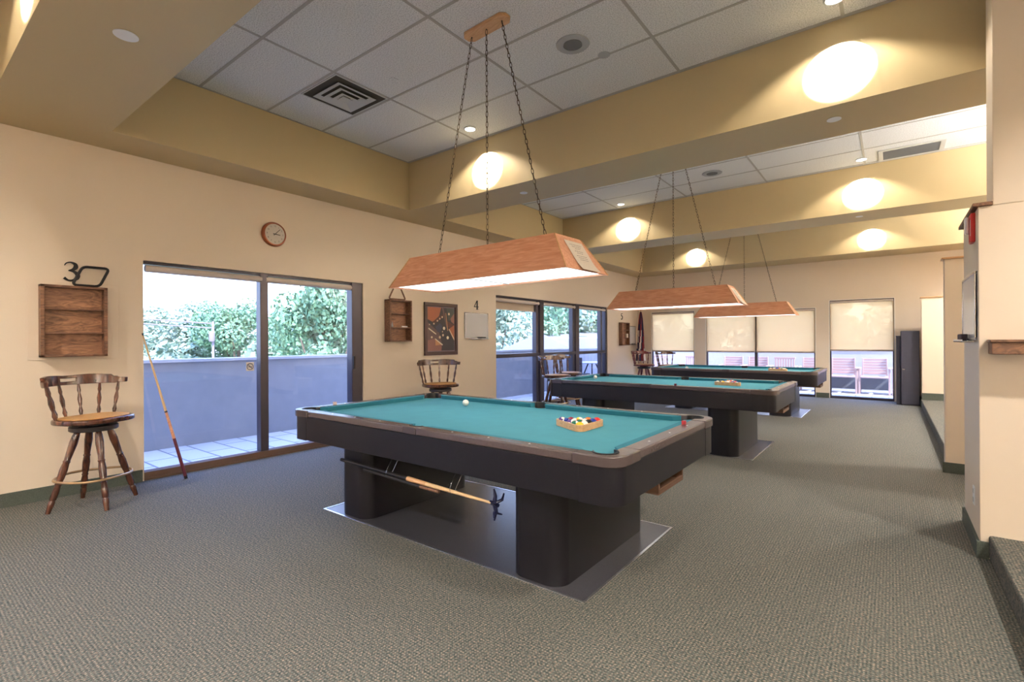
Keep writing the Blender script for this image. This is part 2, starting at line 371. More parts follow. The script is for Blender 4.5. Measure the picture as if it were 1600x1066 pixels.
# far windows
for i, (a, b, h) in enumerate(WIN):
    d = sroot('window_%d' % (i+1), (0, YF+.07, 0)); bm = MB(); t = .03
    bm.box(a, a+t, -.04, .04, 0, h); bm.box(b-t, b, -.04, .04, 0, h); bm.box(a, b, -.04, .04, h-t, h); bm.box(a, b, -.045, .05, 0, .05)
    if i == 1: bm.box(2.99, 3.05, -.045, .045, 0, h)
    bm.build('window_frame', bronze_m, d, bevel=.003)
    bm = MB(); bm.box(a+.01, b-.01, -.004, .004, .03, h-.01); bm.build('glass_pane', glass_m, d, flat=True)
    bm = MB(); bm.box(a-.012, a+.004, -.073, -.05, 0, h); bm.box(b-.004, b+.012, -.073, -.05, 0, h); bm.box(a, b, -.073, -.05, h-.004, h+.012); bm.build('corner_bead', plain('bead_paint%d' % i, rgb(240, 232, 220), .5), d, flat=True)

# roller blinds
def blind_x(label, y0, y1, top, drop, group):
    t = thing('roller_blind', label, 'blind', (-.055, y0, top), 0, group)
    bm = MB(); bm.tube([(0, 0, -.045), (0, y1-y0, -.045)], .035, 14); bm.build('roll', valance_m, t)
    if drop > 0:
        bm = MB(); bm.box(-.036, -.033, .01, y1-y0-.01, -drop, -.04); bm.build('fabric', shade_m2, t, flat=True)
        bm = MB(); bm.box(-.042, -.028, .01, y1-y0-.01, -drop-.02, -drop); bm.build('hem_bar', valance_m, t, bevel=.003)
    return t
shade_m2 = plain('solid_blind_fabric', rgb(188, 170, 150), .8)
blind_x('rolled-up blind at the top of the left pane of the near sliding door', 1.62, 2.72, 2.07, 0, 'rolled blinds')
blind_x('rolled-up blind at the top of the right pane of the near sliding door', 2.77, 4.03, 2.07, 0, 'rolled blinds')
blind_x('taupe blind lowered a little over the left bay of the middle glazed door', 6.88, 8.36, 2.11, .20, 'rolled blinds')
blind_x('rolled-up blind over the centre bay of the middle glazed door', 8.40, 9.78, 2.11, 0, 'rolled blinds')
blind_x('rolled-up blind over the right bay of the middle glazed door', 9.82, 11.22, 2.11, 0, 'rolled blinds')
def blind_y(label, x0, x1, top, z):
    t = thing('roller_blind', label, 'blind', (x0, YF+.018, top), 0, 'cream blinds half lowered in the far windows')
    w = x1-x0
    bm = MB(); bm.tube([(0.01, -.01, -.03), (w-.01, -.01, -.03)], .024, 12); bm.build('roll', valance_m, t)
    bm = MB(); bm.box(.006, w-.006, -.004, -.001, z-top+.03, -.04); bm.build('fabric', shade_m, t, flat=True)
    bm = MB(); bm.box(.006, w-.006, -.012, .006, z-top, z-top+.035); bm.build('hem_bar', plain('hem', rgb(165, 150, 140), .6) if 'hem' not in MATS else MATS['hem'], t, bevel=.003)
blind_y('cream blind half lowered in the leftmost far window behind the wooden stools', .405, 1.555, 2.06, 1.0)
blind_y('cream blind in the left half of the double far window', 1.855, 3.015, 2.02, 1.0)
blind_y('cream blind in the right half of the double far window', 3.022, 4.255, 2.02, 1.0)
blind_y('cream blind half lowered in the single far window beside the dark cabinet', 4.535, 5.675, 2.165, 1.05)

# ------------------------------------------------------------------ balcony, patio and beyond
bm = MB(); bm.box(-1.75, -.15, -9, 15.6, -.2, -.01); bm.box(-.15, 10, YF+.15, 15.6, -.2, -.01); struct(bm.build('balcony_floor', paver_m, flat=True))
bm = MB(); bm.box(-1.75, -1.55, -9, 15.6, -.2, 1.06); struct(bm.build('wall_parapet', para_m, flat=True))
bm = MB(); bm.box(-1.55, 10, 15.45, 15.6, -.2, 1.06); struct(bm.build('wall_patio', plain('patio_sunlit', rgb(205, 203, 206), .8), flat=True))  # sunlight on this parapet run is put into its paler colour
bm = MB(); bm.box(-1.78, -1.52, -9, 15.6, 1.06, 1.10); bm.box(-1.52, 10, 15.42, 15.63, 1.06, 1.10); struct(bm.build('trim_8', cap_m, bevel=.004))
bm = MB(); bm.box(-200, 200, -200, 200, -3.7, -3.6); g = bm.build('ground', plain('ground_grass', rgb(150, 158, 130), .9, var=.25, nscale=.4), flat=True); struct(g)

# foliage
leaf_ms = [plain('leaf_hazed', rgb(165, 182, 160), .8, var=.25, nscale=2.5), plain('leaf_green', rgb(125, 158, 122), .8, var=.3, nscale=2.5), plain('leaf_dark', rgb(74, 108, 74), .8, var=.3, nscale=2.5)]  # haze and window glare are put into the light leaf tones
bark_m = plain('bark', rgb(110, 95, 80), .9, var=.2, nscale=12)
def crown(seed, n=8500, leaf=.10, H=7.0, R=2.6):
    rnd = random.Random(seed); bm = MB()
    blobs = []
    for k in range(16):
        a = rnd.uniform(0, 2*PI); q = rnd.uniform(0, 1)**.6*R*.72; zz = H*.34+rnd.uniform(0, 1)*H*.52
        sc_ = 1-abs(zz/H-.58)*.9
        blobs.append((Vector((q*math.cos(a)*sc_, q*math.sin(a)*sc_, zz)), rnd.uniform(.55, 1.0)*R*.42))
    vs = []; fs = []
    for i in range(n):
        c, br = rnd.choice(blobs); dirn = Vector((rnd.gauss(0, 1), rnd.gauss(0, 1), rnd.gauss(0, 1))).normalized()
        p = c+dirn*br*rnd.uniform(.7, 1.05); p.z = max(p.z, .6)
        a = (dirn+Vector((rnd.gauss(0, .6), rnd.gauss(0, .6), rnd.gauss(0, .6)))).normalized()
        t1 = a.orthogonal().normalized(); t1.rotate(Matrix.Rotation(rnd.uniform(0, 2*PI), 3, a)); t2 = a.cross(t1); s_ = leaf*rnd.uniform(.6, 1.4)
        j = len(vs); vs += [p+t1*s_, p+t2*s_*.6, p-t1*s_, p-t2*s_*.6]; fs.append((j, j+1, j+2, j+3))
    me = bpy.data.meshes.new('crown'); me.from_pydata(vs, [], fs); return me
crowns = [crown(3), crown(8), crown(21)]
def trunk_mesh():
    bm = MB(); bm.tube([(0, 0, 0), (.05, 0, 1.5), (0, .06, 3), (.05, 0, 5)], [.2, .15, .12, .05], 8)
    for a in (0, 2, 4): bm.tube([(0, 0, 2.2), (.7*math.cos(a), .7*math.sin(a), 3.4), (1.2*math.cos(a), 1.2*math.sin(a), 4.6)], [.09, .06, .03], 6)
    me = bpy.data.meshes.new('trunk'); me.from_pydata(bm.v, [], bm.f); me.materials.append(bark_m); return me
trunk = trunk_mesh()
camp = Vector((5.624, 0, 1.31))
rt = random.Random(5)
def tree(px, dep, top, kind, tone, width, label, grp):
    # px/top: direction of the crown's middle and top seen from the room; dep: distance in front of it
    p = camp+fw*dep+r*((px-800)/772*dep)
    z0 = -3.6; h = 1.31+(533-top)/772*dep-z0; s_ = h/6.6
    t = thing('tree', label, 'tree', (p.x, p.y, z0), rt.uniform(0, 6), grp)
    t.scale = (s_*width, s_*width, s_)
    me = crowns[kind].copy(); me.materials.append(leaf_ms[tone])
    o = bpy.data.objects.new('crown', me); COL.objects.link(o); o.parent = t
    o = bpy.data.objects.new('trunk', trunk); COL.objects.link(o); o.parent = t
G1 = 'trees beyond the balcony parapet'
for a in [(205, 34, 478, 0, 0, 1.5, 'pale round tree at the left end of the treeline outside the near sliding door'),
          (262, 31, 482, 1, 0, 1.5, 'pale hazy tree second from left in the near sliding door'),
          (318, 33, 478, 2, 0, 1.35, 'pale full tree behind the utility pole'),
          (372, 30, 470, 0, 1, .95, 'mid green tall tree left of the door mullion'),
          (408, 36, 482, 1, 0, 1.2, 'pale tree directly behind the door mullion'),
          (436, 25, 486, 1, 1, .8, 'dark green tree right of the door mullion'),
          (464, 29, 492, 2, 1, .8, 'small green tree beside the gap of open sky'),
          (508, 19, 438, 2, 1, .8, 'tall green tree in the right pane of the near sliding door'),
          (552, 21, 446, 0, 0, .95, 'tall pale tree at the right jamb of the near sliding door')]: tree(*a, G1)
G2 = 'trees outside the middle glazed door'
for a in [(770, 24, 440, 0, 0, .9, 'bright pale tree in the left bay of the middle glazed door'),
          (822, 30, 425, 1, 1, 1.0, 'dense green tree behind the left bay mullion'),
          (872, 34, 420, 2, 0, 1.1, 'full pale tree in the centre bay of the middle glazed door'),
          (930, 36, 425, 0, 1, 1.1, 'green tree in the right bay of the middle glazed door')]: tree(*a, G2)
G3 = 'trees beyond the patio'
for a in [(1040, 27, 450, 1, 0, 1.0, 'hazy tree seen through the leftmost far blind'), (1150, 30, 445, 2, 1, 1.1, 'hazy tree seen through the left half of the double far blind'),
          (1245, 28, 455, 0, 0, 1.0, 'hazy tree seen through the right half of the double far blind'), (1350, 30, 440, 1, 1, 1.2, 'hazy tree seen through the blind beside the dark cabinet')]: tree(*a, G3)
# low hedge bank under the far trees
def bank(px0, px1, dep, top, label):
    p0 = camp+fw*dep+r*((px0-800)/772*dep); p1 = camp+fw*dep+r*((px1-800)/772*dep)
    rnd = random.Random(int(px0)); L_ = (p1-p0).length; d_ = (p1-p0).normalized(); z0 = -3.6; H_ = 1.31+(533-top)/772*dep-z0
    vs = []; fs = []
    for i in range(5200):
        q = rnd.uniform(0, L_); hh = H_*(.82+.12*math.sin(q*1.1)+.08*math.sin(q*2.9+1)); z = hh*rnd.uniform(.35, 1)
        n_ = Vector((-d_.y, d_.x, 0)); p = p0+d_*q+n_*rnd.uniform(-1.2, 1.2)*math.sqrt(max(0, 1-(z/hh)**3)); p.z = z0+z
        a = Vector((rnd.gauss(0, 1), rnd.gauss(0, 1), rnd.gauss(0, 1)+.4)).normalized(); t1 = a.orthogonal().normalized(); t2 = a.cross(t1); s_ = rnd.uniform(.12, .26)
        j = len(vs); vs += [p+t1*s_, p+t2*s_*.6, p-t1*s_, p-t2*s_*.6]; fs.append((j, j+1, j+2, j+3))
    me = bpy.data.meshes.new('hedge'); me.from_pydata(vs, [], fs); me.materials.append(leaf_ms[0])
    o = bpy.data.objects.new('hedge', me); COL.objects.link(o); tag(o, label, 'hedge')
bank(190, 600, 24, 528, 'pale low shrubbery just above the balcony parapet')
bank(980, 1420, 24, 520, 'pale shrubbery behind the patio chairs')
# utility pole
def at(px, py, dep): return camp+fw*dep+r*((px-800)/772*dep)+Vector((0, 0, (533-py)/772*dep))
p = at(333, 500, 22)
t = thing('utility_pole', 'thin pale utility pole in front of the trees outside the near sliding door', 'utility pole', (p.x, p.y, -3.6))
bm = MB(); bm.tube([(0, 0, 0), (0, 0, p.z+3.6)], .055, 8); bm.build('pole', plain('pole_grey', rgb(150, 135, 140), .8), t)
bm = MB(); bm.T = Matrix.Translation((.13, -.10, 0)); bm.lathe([(.10, p.z+2.7), (.12, p.z+2.75), (.12, p.z+3.1), (.06, p.z+3.15)], 12); bm.build('transformer', MATS['pole_grey'], t)
bm = MB(); q0 = at(150, 490, 24)-Vector((p.x, p.y, -3.6)); bm.tube([q0, (0, 0, p.z+3.5)], .035, 5); q0 = at(150, 498, 24)-Vector((p.x, p.y, -3.6)); bm.tube([q0, (0, 0, p.z+3.3)], .03, 5)
bm.build('power_lines', MATS['pole_grey'], t)
# neighbouring roofs
def hip_roof(px0, px1, pxa, ybase, yap, dep, label, col):
    a = at(px0, ybase, dep); b = at(px1, ybase, dep); ap = at(pxa, yap, dep+2.5); c = at(px1+30, ybase, dep+7); d_ = at(px0+60, ybase, dep+7)
    o_ = Vector((a.x, a.y, -3.6)); t = thing('neighbour_house', label, 'house', o_)
    bm = MB(); L_ = [v-o_ for v in (a, b, c, d_)]
    bm.add(L_+[ap-o_], [(0, 1, 4), (1, 2, 4), (2, 3, 4), (3, 0, 4), (0, 3, 2, 1)]); bm.build('roof', col, t, flat=True)
    bm = MB(); cx = sum((v for v in L_), Vector())/4; LI = [cx+(v-cx)*.93 for v in L_]
    bm.hull([(v.x, v.y, 0) for v in LI], [(v.x, v.y, v.z-.02) for v in LI]); bm.build('wall', para_m, t, flat=True)
hip_roof(772, 905, 842, 551, 521, 17, 'low house with a pale hipped roof seen through the middle glazed door', plain('roof_pale', rgb(118, 112, 120), .8))
t0 = at(846, 553, 25); t1 = at(1010, 553, 25); n_ = fw*9
o_ = Vector((t0.x, t0.y, -3.6)); t = thing('flat_roof_building', 'long white flat-roofed building with vents behind the hipped roof', 'building', o_)
bm = MB(); base = [t0-o_, t1-o_, t1-o_+n_, t0-o_+n_]; bm.hull([(v.x, v.y, 0) for v in base], [(v.x, v.y, t0.z+3.6+.75+(.5 if i > 1 else 0)) for i, v in enumerate(base)])
bm.build('wall', plain('roof_white', rgb(150, 148, 156), .8), t, flat=True)
for k, (px, w_) in enumerate(((868, .12), (915, .28), (938, .12))):
    q = at(px, 530, 27)-o_; bm = MB(); bm.box(q.x-w_, q.x+w_, q.y-w_, q.y+w_, q.z-.8, q.z-.1+w_); bm.build('roof_vent', MATS['roof_white'], t, bevel=.03)

# patio chairs
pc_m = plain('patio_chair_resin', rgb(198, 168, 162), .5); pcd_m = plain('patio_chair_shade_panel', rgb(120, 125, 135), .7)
def patio_chair(label, vert=False):
    t = thing('patio_chair', label, 'chair', (0, 0, 0), 0, 'row of patio chairs outside the far windows')
    bm = MB(); bm.box(-.27, .27, -.24, .24, .39, .425); bm.build('seat', pc_m, t, bevel=.01)
    bm = MB()
    if not vert:
        for k in range(6): bm.box(-.235, .235, .235+.01*k, .26+.01*k, .46+k*.066, .515+k*.066)
        bm.box(-.25, -.225, .23, .29, .42, .85); bm.box(.225, .25, .23, .29, .42, .85)
    else:
        for k in range(8): bm.box(-.235+k*.062, -.20+k*.062, .25, .275, .42, .84)
        bm.box(-.25, .25, .245, .285, .80, .85)
    bm.build('backrest', pc_m, t, bevel=.004)
    for sx in (-1, 1):
        bm = MB(); bm.box(sx*.29-.025, sx*.29+.025, -.24, .28, .60, .63); bm.build('armrest', pc_m, t, bevel=.008)
        for y in (-.2, .24): bm = MB(); bm.box(sx*.29-.02, sx*.29+.02, y-.02, y+.02, 0, .60); bm.build('leg', pc_m, t, bevel=.005)
    bm = MB(); bm.box(-.27, .27, .20, .22, .08, .39); bm.build('under_seat_shade', pcd_m, t)  # grey sheet stands in for the shade under the seat
    return t
pc = patio_chair('horizontal slat chair framed in the middle of the single far window'); pv = patio_chair('patio chair with upright slats behind the stools at the leftmost far window', True)
PY = 14.75; pc.location = (5.30, PY, -.01); pv.location = (.95, PY, -.01)
for x, v, lb in ((4.66, 0, 'horizontal slat chair at the left of the single far window'), (5.95, 0, 'horizontal slat chair cut off by the right jamb of the single far window'),
                 (4.02, 0, 'horizontal slat chair at the right jamb of the double far window'), (3.35, 1, 'patio chair with upright slats in the right half of the double far window'), (2.70, 0, 'horizontal slat chair just left of the double window mullion'),
                 (2.06, 0, 'horizontal slat chair at the left jamb of the double far window'), (-.1, 1, 'patio chair with upright slats behind the pier between the two left far windows')):
    copy_thing(pv if v else pc, lb, (x, PY, -.01))
# balcony furniture seen through the middle glazed door
bl_m = plain('black_outdoor_metal', rgb(40, 42, 52), .5, .3)
t = thing('balcony_table', 'round outdoor table with dark legs in the right bay of the middle glazed door', 'table', (-.95, 12.2, -.01))
bm = MB(); bm.lathe([(.45, .70), (.46, .715), (.45, .73)], 28); bm.build('tabletop', plain('outdoor_top', rgb(200, 200, 210), .4), t)
for k in range(4):
    a = k*PI/2+.5; bm = MB(); bm.tube([(.1*math.cos(a), .1*math.sin(a), .7), (.38*math.cos(a), .38*math.sin(a), 0)], .018, 8); bm.build('leg', bl_m, t)
def balcony_chair(label, loc, rz):
    t = thing('balcony_chair', label, 'chair', loc, rz, 'outdoor chairs on the balcony')
    bm = MB(); bm.box(-.23, .23, -.23, .23, .42, .45); bm.build('seat', bl_m, t, bevel=.01)
    bm = MB(); bm.box(-.24, -.215, -.23, .23, .45, .88)
    bm.build('backrest', bl_m, t, bevel=.008)
    for x in (-.2, .2):
        for y in (-.2, .2): bm = MB(); bm.tube([(x, y, .43), (x*1.1, y*1.1, 0)], .014, 8); bm.build('leg', bl_m, t)
balcony_chair('dark outdoor chair beside the mullion of the middle glazed door', (-.95, 10.2, -.01), .9)
balcony_chair('dark outdoor chair tucked at the round balcony table', (-.95, 11.45, -.01), 1.6)

# ================================================================== POOL TABLES
HX, HY, ZR = 1.41, .76, .78
def pool_table(label, loc, rz):
    t = thing('pool_table', label, 'pool table', loc, rz, 'pool tables down the room')
    # bed with pocket bites
    pts = []
    PCX, PCY, PR = 1.295, .66, .062
    def bite(cx, cy, a0, a1): return arc(cx, cy, PR, a0, a1, 8)
    IX, IY = 1.315, .68
    pts += [(IX, -.55)]+[(IX, .55)]+bite(PCX, PCY, -PI/3, -PI*7/6)+[(1.18, IY)]+[(.06, IY)]+arc(0, IY+.015, .058, -.1, -PI+.1, 6)+[(-.06, IY)]
    pts += [(-1.18, IY)]+bite(-PCX, PCY, PI/6, -PI*2/3)+[(-IX, .55), (-IX, -.55)]+bite(-PCX, -PCY, PI*2/3, -PI/6)+[(-1.18, -IY), (-.06, -IY)]+arc(0, -IY-.015, .058, PI-.1, .1, 6)+[(.06, -IY), (1.18, -IY)]+bite(PCX, -PCY, PI*7/6, PI/3)
    bm = MB(); bm.prism(pts, .70, .742); bm.build('bed_cloth', cloth_m, t, flat=True)
    bm = MB(); bm.box(-1.25, 1.25, -.62, .62, .56, .70); bm.build('slate_frame', ped_m, t)
    # cushions
    for sy in (-1, 1):
        for x0, x1, c0, c1 in ((.055, 1.20, .022, .05), (-1.20, -.055, .05, .022)):
            bm = MB(); W_ = sy*.682; N_ = sy*.635
            bm.hull([(x0, W_, .742), (x1, W_, .742), (x1-c1, sy*.65, .742), (x0+c0, sy*.65, .742)], [(x0, W_, .7785), (x1, W_, .7785), (x1-c1, N_, .776), (x0+c0, N_, .776)])
            bm.build('cushion', cush_m, t, bevel=.002)
    for sx in (-1, 1):
        bm = MB(); W_ = sx*1.317; N_ = sx*1.27
        bm.hull([(W_, -.565, .742), (W_, .565, .742), (sx*1.285, .52, .742), (sx*1.285, -.52, .742)], [(W_, -.565, .7785), (W_, .565, .7785), (N_, .515, .776), (N_, -.515, .776)])
        bm.build('cushion', cush_m, t, bevel=.002)
    # rails
    for sy in (-1, 1):
        for x0, x1 in ((.06, 1.17), (-1.17, -.06)):
            bm = MB(); y0, y1 = sorted((sy*.682, sy*HY)); bm.box(x0, x1, y0, y1, .735, ZR); bm.build('rail', rail_m, t, bevel=.008, seg=3)
            for k in range(1, 4):
                xx = x0+(x1-x0)*(k/4 if x0 > 0 else k/4); bm = MB(); bm.lathe([(.006, ZR-.001), (.006, ZR+.0006)], 10, (xx, sy*.72)); bm.build('sight', dot_m, t)
        bm = MB(); pl = [(.06, sy*HY), (.06, sy*.682)]+arc(0, sy*(IY+.015), .052, -.3*sy, (-PI+.3)*sy, 6)[::1]
        pl = [(-.06, sy*HY), (.06, sy*HY), (.06, sy*.682), (.052, sy*.695)]+[(.052*math.cos(q), sy*(.695+.04*math.sin(q))) for q in [i*PI/8 for i in range(1, 8)]]+[(-.052, sy*.695), (-.06, sy*.682)]
        bm.prism(pl, .735, ZR+.001); bm.build('side_casting', cast_m, t, bevel=.003)
        bm = MB(); A_ = [(.054*math.cos(q), sy*(.690+.036*math.sin(q))) for q in [i*PI/10 for i in range(11)]]; Bq = [(.047*math.cos(q), sy*(.688+.029*math.sin(q))) for q in [i*PI/10 for i in range(10, -1, -1)]]
        bm.prism(A_+Bq, .70, ZR+.003); bm.build('pocket_rim', pocket_m, t)
        bm = MB(); bm.lathe([(.03, .62), (.045, .64), (.052, .70)], 14, (0, sy*.70)); bm.build('pocket', pocket_m, t)
    for sx in (-1, 1):
        bm = MB(); x0, x1 = sorted((sx*1.317, sx*HX)); bm.box(x0, x1, -.52, .52, .735, ZR); bm.build('rail', rail_m, t, bevel=.008, seg=3)
        for k in range(3):
            bm = MB(); bm.lathe([(.006, ZR-.001), (.006, ZR+.0006)], 10, (sx*1.365, (k-1)*.30)); bm.build('sight', dot_m, t)
        for sy in (-1, 1):
            pl = [(1.17, HY+.003)]+arc(HX-.1+.003, HY-.1+.003, .1, PI/2, 0, 8)+[(HX+.003, .52), (1.317, .52), (1.317, .565)]
            pl += arc(PCX, PCY, .06, -PI*.38, PI*.88, 12)+[(1.20, .682), (1.17, .682)]
            bm = MB(); bm.prism([(sx*x, sy*y) for x, y in pl], .728, ZR+.001); bm.build('corner_casting', cast_m, t, bevel=.006, seg=3)
            bm = MB(); n0 = 14; ring = [(sx*(PCX+.061*math.cos(q)), sy*(PCY+.061*math.sin(q)), ZR-.004) for q in [-PI*.38+i*PI*1.26/n0 for i in range(n0+1)]]
            th_ = [-PI*.40+i*PI*1.30/n0 for i in range(n0+1)]
            bm.prism([(sx*(PCX+.0635*math.cos(q)), sy*(PCY+.0635*math.sin(q))) for q in th_]+[(sx*(PCX+.055*math.cos(q)), sy*(PCY+.055*math.sin(q))) for q in th_[::-1]], .70, ZR+.004); bm.build('pocket_rim', pocket_m, t)
            bm = MB(); bm.lathe([(.04, .60), (.055, .63), (.061, .735)], 14, (sx*PCX, sy*PCY)); bm.build('pocket', pocket_m, t)
            # apron corners
            pl = [(1.20, HY-.006)]+arc(HX-.1, HY-.1, .094, PI/2, 0, 8)+[(HX-.006, .55), (HX-.03, .55)]+arc(HX-.1, HY-.1, .07, 0, PI/2, 6)+[(1.20, HY-.03)]
            bm = MB(); bm.prism([(sx*x, sy*y) for x, y in pl], .55, .728); bm.build('apron_corner', black_m, t)
    for sy in (-1, 1):
        bm = MB(); y0, y1 = sorted((sy*(HY-.035), sy*(HY-.008))); bm.box(-1.20, 1.20, y0, y1, .552, .733); bm.build('apron', black_m, t, bevel=.003)
    for sx in (-1, 1):
        bm = MB(); x0, x1 = sorted((sx*(HX-.035), sx*(HX-.008))); bm.box(x0, x1, -.55, .55, .552, .733); bm.build('apron', black_m, t, bevel=.003)
    bm = MB(); bm.box(-1.37, 1.37, -.72, .72, .556, .566); bm.build('underside_panel', pocket_m, t)
    # pedestals
    for x0, x1 in ((-1.0, -.66), (.66, 1.0)):
        bm = MB(); bm.prism(rrect(x0, x1, -.60, .51, .10, 8), .002, .556); p_ = bm.build('pedestal', ped_m, t)
    bm = MB(); bm.box(-.66, .66, .42, .45, .505, .556); bm.box(-.66, .66, .40, .47, .49, .506); bm.build('stretcher', ped_m, t, bevel=.003)
    # ball return tray under the foot end
    bm = MB(); bm.box(1.02, 1.40, -.26, .12, .49, .50); bm.box(1.02, 1.40, -.26, -.245, .50, .55); bm.box(1.02, 1.40, .105, .12, .50, .555); bm.box(1.385, 1.40, -.26, .12, .50, .52)
    br = bm.build('ball_return_tray', plain('tray_brown', rgb(88, 60, 42), .5) if 'tray_brown' not in MATS else MATS['tray_brown'], t, bevel=.002)
    return t
T1 = pool_table('nearest pool table, green cloth and dark brown rails, on a dark floor mat', (3.25, 2.80, 0), -.003)
T2 = copy_thing(T1, 'middle pool table of the three, between the nearest table and the far one', (3.27, 6.46, 0), -.005)
T3 = copy_thing(T1, 'farthest pool table, in front of the cream-blinded windows', (3.27, 10.10, 0), -.005)
def floor_mat(label, x, y):
    t = thing('floor_mat', label, 'mat', (x, y, 0), 0, 'mats under the pool tables')
    bm = MB(); bm.box(-1.145, 1.145, -.61, .61, 0, .0025); bm.build('vinyl', mat_m, t)
    bm = MB()
    for q in ((-1.16, 1.16, -.625, -.61), (-1.16, 1.16, .61, .625), (-1.16, -1.145, -.61, .61), (1.145, 1.16, -.61, .61)): bm.box(*q, 0, .005)
    bm.build('edge_trim', steel_m, t, bevel=.001)
floor_mat('dark vinyl floor mat with metal edging under the nearest pool table', 3.25, 2.79)
floor_mat('dark vinyl floor mat under the middle pool table', 3.27, 6.45)
floor_mat('dark vinyl floor mat under the farthest pool table', 3.27, 10.09)

# bridge stick and cue hanging under the near table on wire hooks
def cue(name, label, a, b, prof, mats_, cat='cue'):
    """prof: list of (t0,t1,r0,r1,matname,part)"""
    a = Vector(a); b = Vector(b); t = thing(name, label, cat, a)
    for t0, t1, r0, r1, m_, part in prof:
        bm = MB(); bm.spindle((b-a)*t0, (b-a)*t1, [(r0, 0), (r1, 1)], 12); bm.build(part, m_, t)
    return t
maple_m = plain('maple_shaft', rgb(226, 190, 140), .35); purple_m = plain('purple_butt', rgb(96, 30, 48), .3)
cue('cue_stick', 'cue stick with dark red butt leaning against the near sliding door', (.231, 1.862, .0), (.012, 1.578, 1.40),
    [(0, .02, .014, .0155, iron_m, 'bumper'), (.02, .28, .0155, .0135, purple_m, 'butt'), (.28, .46, .0135, .0115, MATS['lamp_oak'], 'forearm'), (.46, .47, .0116, .0114, iron_m, 'collar'), (.47, .985, .0112, .0062, maple_m, 'shaft'), (.985, 1, .0064, .006, iron_m, 'tip')], None)
br = cue('bridge_stick', 'mechanical bridge stick with spiky dark head hanging under the nearest table', (2.34, 2.165, .425), (3.84, 2.165, .385),
    [(0, .5, .013, .012, iron_m, 'butt'), (.5, .62, .0165, .0135, MATS['light_oak'], 'forearm'), (.62, .985, .0135, .007, maple_m, 'shaft')], None, 'bridge stick')
bm = MB(); navy_m = plain('bridge_head_plastic', rgb(24, 28, 62), .35)
c0 = Vector((1.49, 0, -.04)); 
bm.tube([c0+Vector((-.02, 0, 0)), c0+Vector((.03, 0, -.005))], .011, 8)
bm.tube([c0+Vector((0, 0, -.095)), c0+Vector((.012, .0, -.04)), c0+Vector((.0, 0, 0)), c0+Vector((.008, 0, .045)), c0+Vector((-.003, 0, .085))], [.005, .012, .014, .011, .005], 8)
bm.tube([c0, c0+Vector((.03, .035, .02)), c0+Vector((.022, .06, .048))], [.011, .009, .005], 8)
bm.tube([c0, c0+Vector((.03, -.035, .02)), c0+Vector((.018, -.06, .035))], [.011, .009, .005], 8)
bm.tube([c0+Vector((0, 0, -.05)), c0+Vector((.03, .035, -.065))], [.009, .004], 8); bm.tube([c0+Vector((0, 0, -.05)), c0+Vector((.03, -.04, -.06))], [.009, .004], 8)
bm.build('bridge_head', navy_m, br)
cue('cue_stick', 'short cue with dark butt hanging below the bridge stick under the nearest table', (2.60, 2.178, .388), (3.37, 2.178, .366),
    [(0, .78, .011, .0115, iron_m, 'butt'), (.78, 1, .013, .010, walnut_m, 'shaft')], None)
for x, lb in ((2.88, 'left wire hook holding the sticks under the nearest table'), (3.49, 'right wire hook holding the sticks under the nearest table')):
    bm = MB(); bm.tube([(-.02, .10, .155), (-.0, 0, .05), (0, -.018, .01), (0, -.014, -.022), (0, .02, -.028), (0, .034, .0), (.035, .10, .155)], .0015, 6)
    o = bm.build('wire_hook', steel_m, loc=(x, 2.17, .40)); tag(o, lb, 'hook', 'wire hooks under the nearest table')

# ------------------------------------------------------------------ racks and balls
BR = .0286
RND = random.Random(4)
ballcols = {1: ('yellow', rgb(240, 195, 40)), 2: ('blue', rgb(30, 50, 140)), 3: ('red', rgb(215, 35, 35)), 4: ('purple', rgb(80, 45, 125)), 5: ('orange', rgb(240, 115, 30)), 6: ('green', rgb(20, 105, 80)), 7: ('maroon', rgb(125, 30, 50)), 8: ('black', rgb(20, 20, 22))}
white_ball = plain('ball_white', rgb(240, 235, 222), .12, coat=.5)
def stripe_mat(name, col):
    m, t, b = newmat(name); b.inputs['Roughness'].default_value = .12; tcx = t.nodes.new('ShaderNodeTexCoord'); s_ = t.nodes.new('ShaderNodeSeparateXYZ'); t.links.new(tcx.outputs['Object'], s_.inputs[0])
    ab = t.nodes.new('ShaderNodeMath'); ab.operation = 'ABSOLUTE'; t.links.new(s_.outputs['Z'], ab.inputs[0])
    lt = t.nodes.new('ShaderNodeMath'); lt.operation = 'LESS_THAN'; lt.inputs[1].default_value = BR*.52; t.links.new(ab.outputs[0], lt.inputs[0])
    # white number spot
    ax = t.nodes.new('ShaderNodeMath'); ax.operation = 'ABSOLUTE'; t.links.new(s_.outputs['X'], ax.inputs[0])
    ls = t.nodes.new('ShaderNodeMath'); ls.operation = 'LESS_THAN'; ls.inputs[1].default_value = BR*.9; t.links.new(ax.outputs[0], ls.inputs[0])
    mu = t.nodes.new('ShaderNodeMath'); mu.operation = 'MULTIPLY'; t.links.new(lt.outputs[0], mu.inputs[0]); t.links.new(ls.outputs[0], mu.inputs[1])
    mx = t.nodes.new('ShaderNodeMix'); mx.data_type = 'RGBA'; mx.inputs['A'].default_value = (*rgb(240, 235, 222), 1); mx.inputs['B'].default_value = (*col, 1)
    t.links.new(mu.outputs[0], mx.inputs['Factor']); t.links.new(mx.outputs['Result'], b.inputs['Base Color']); return m
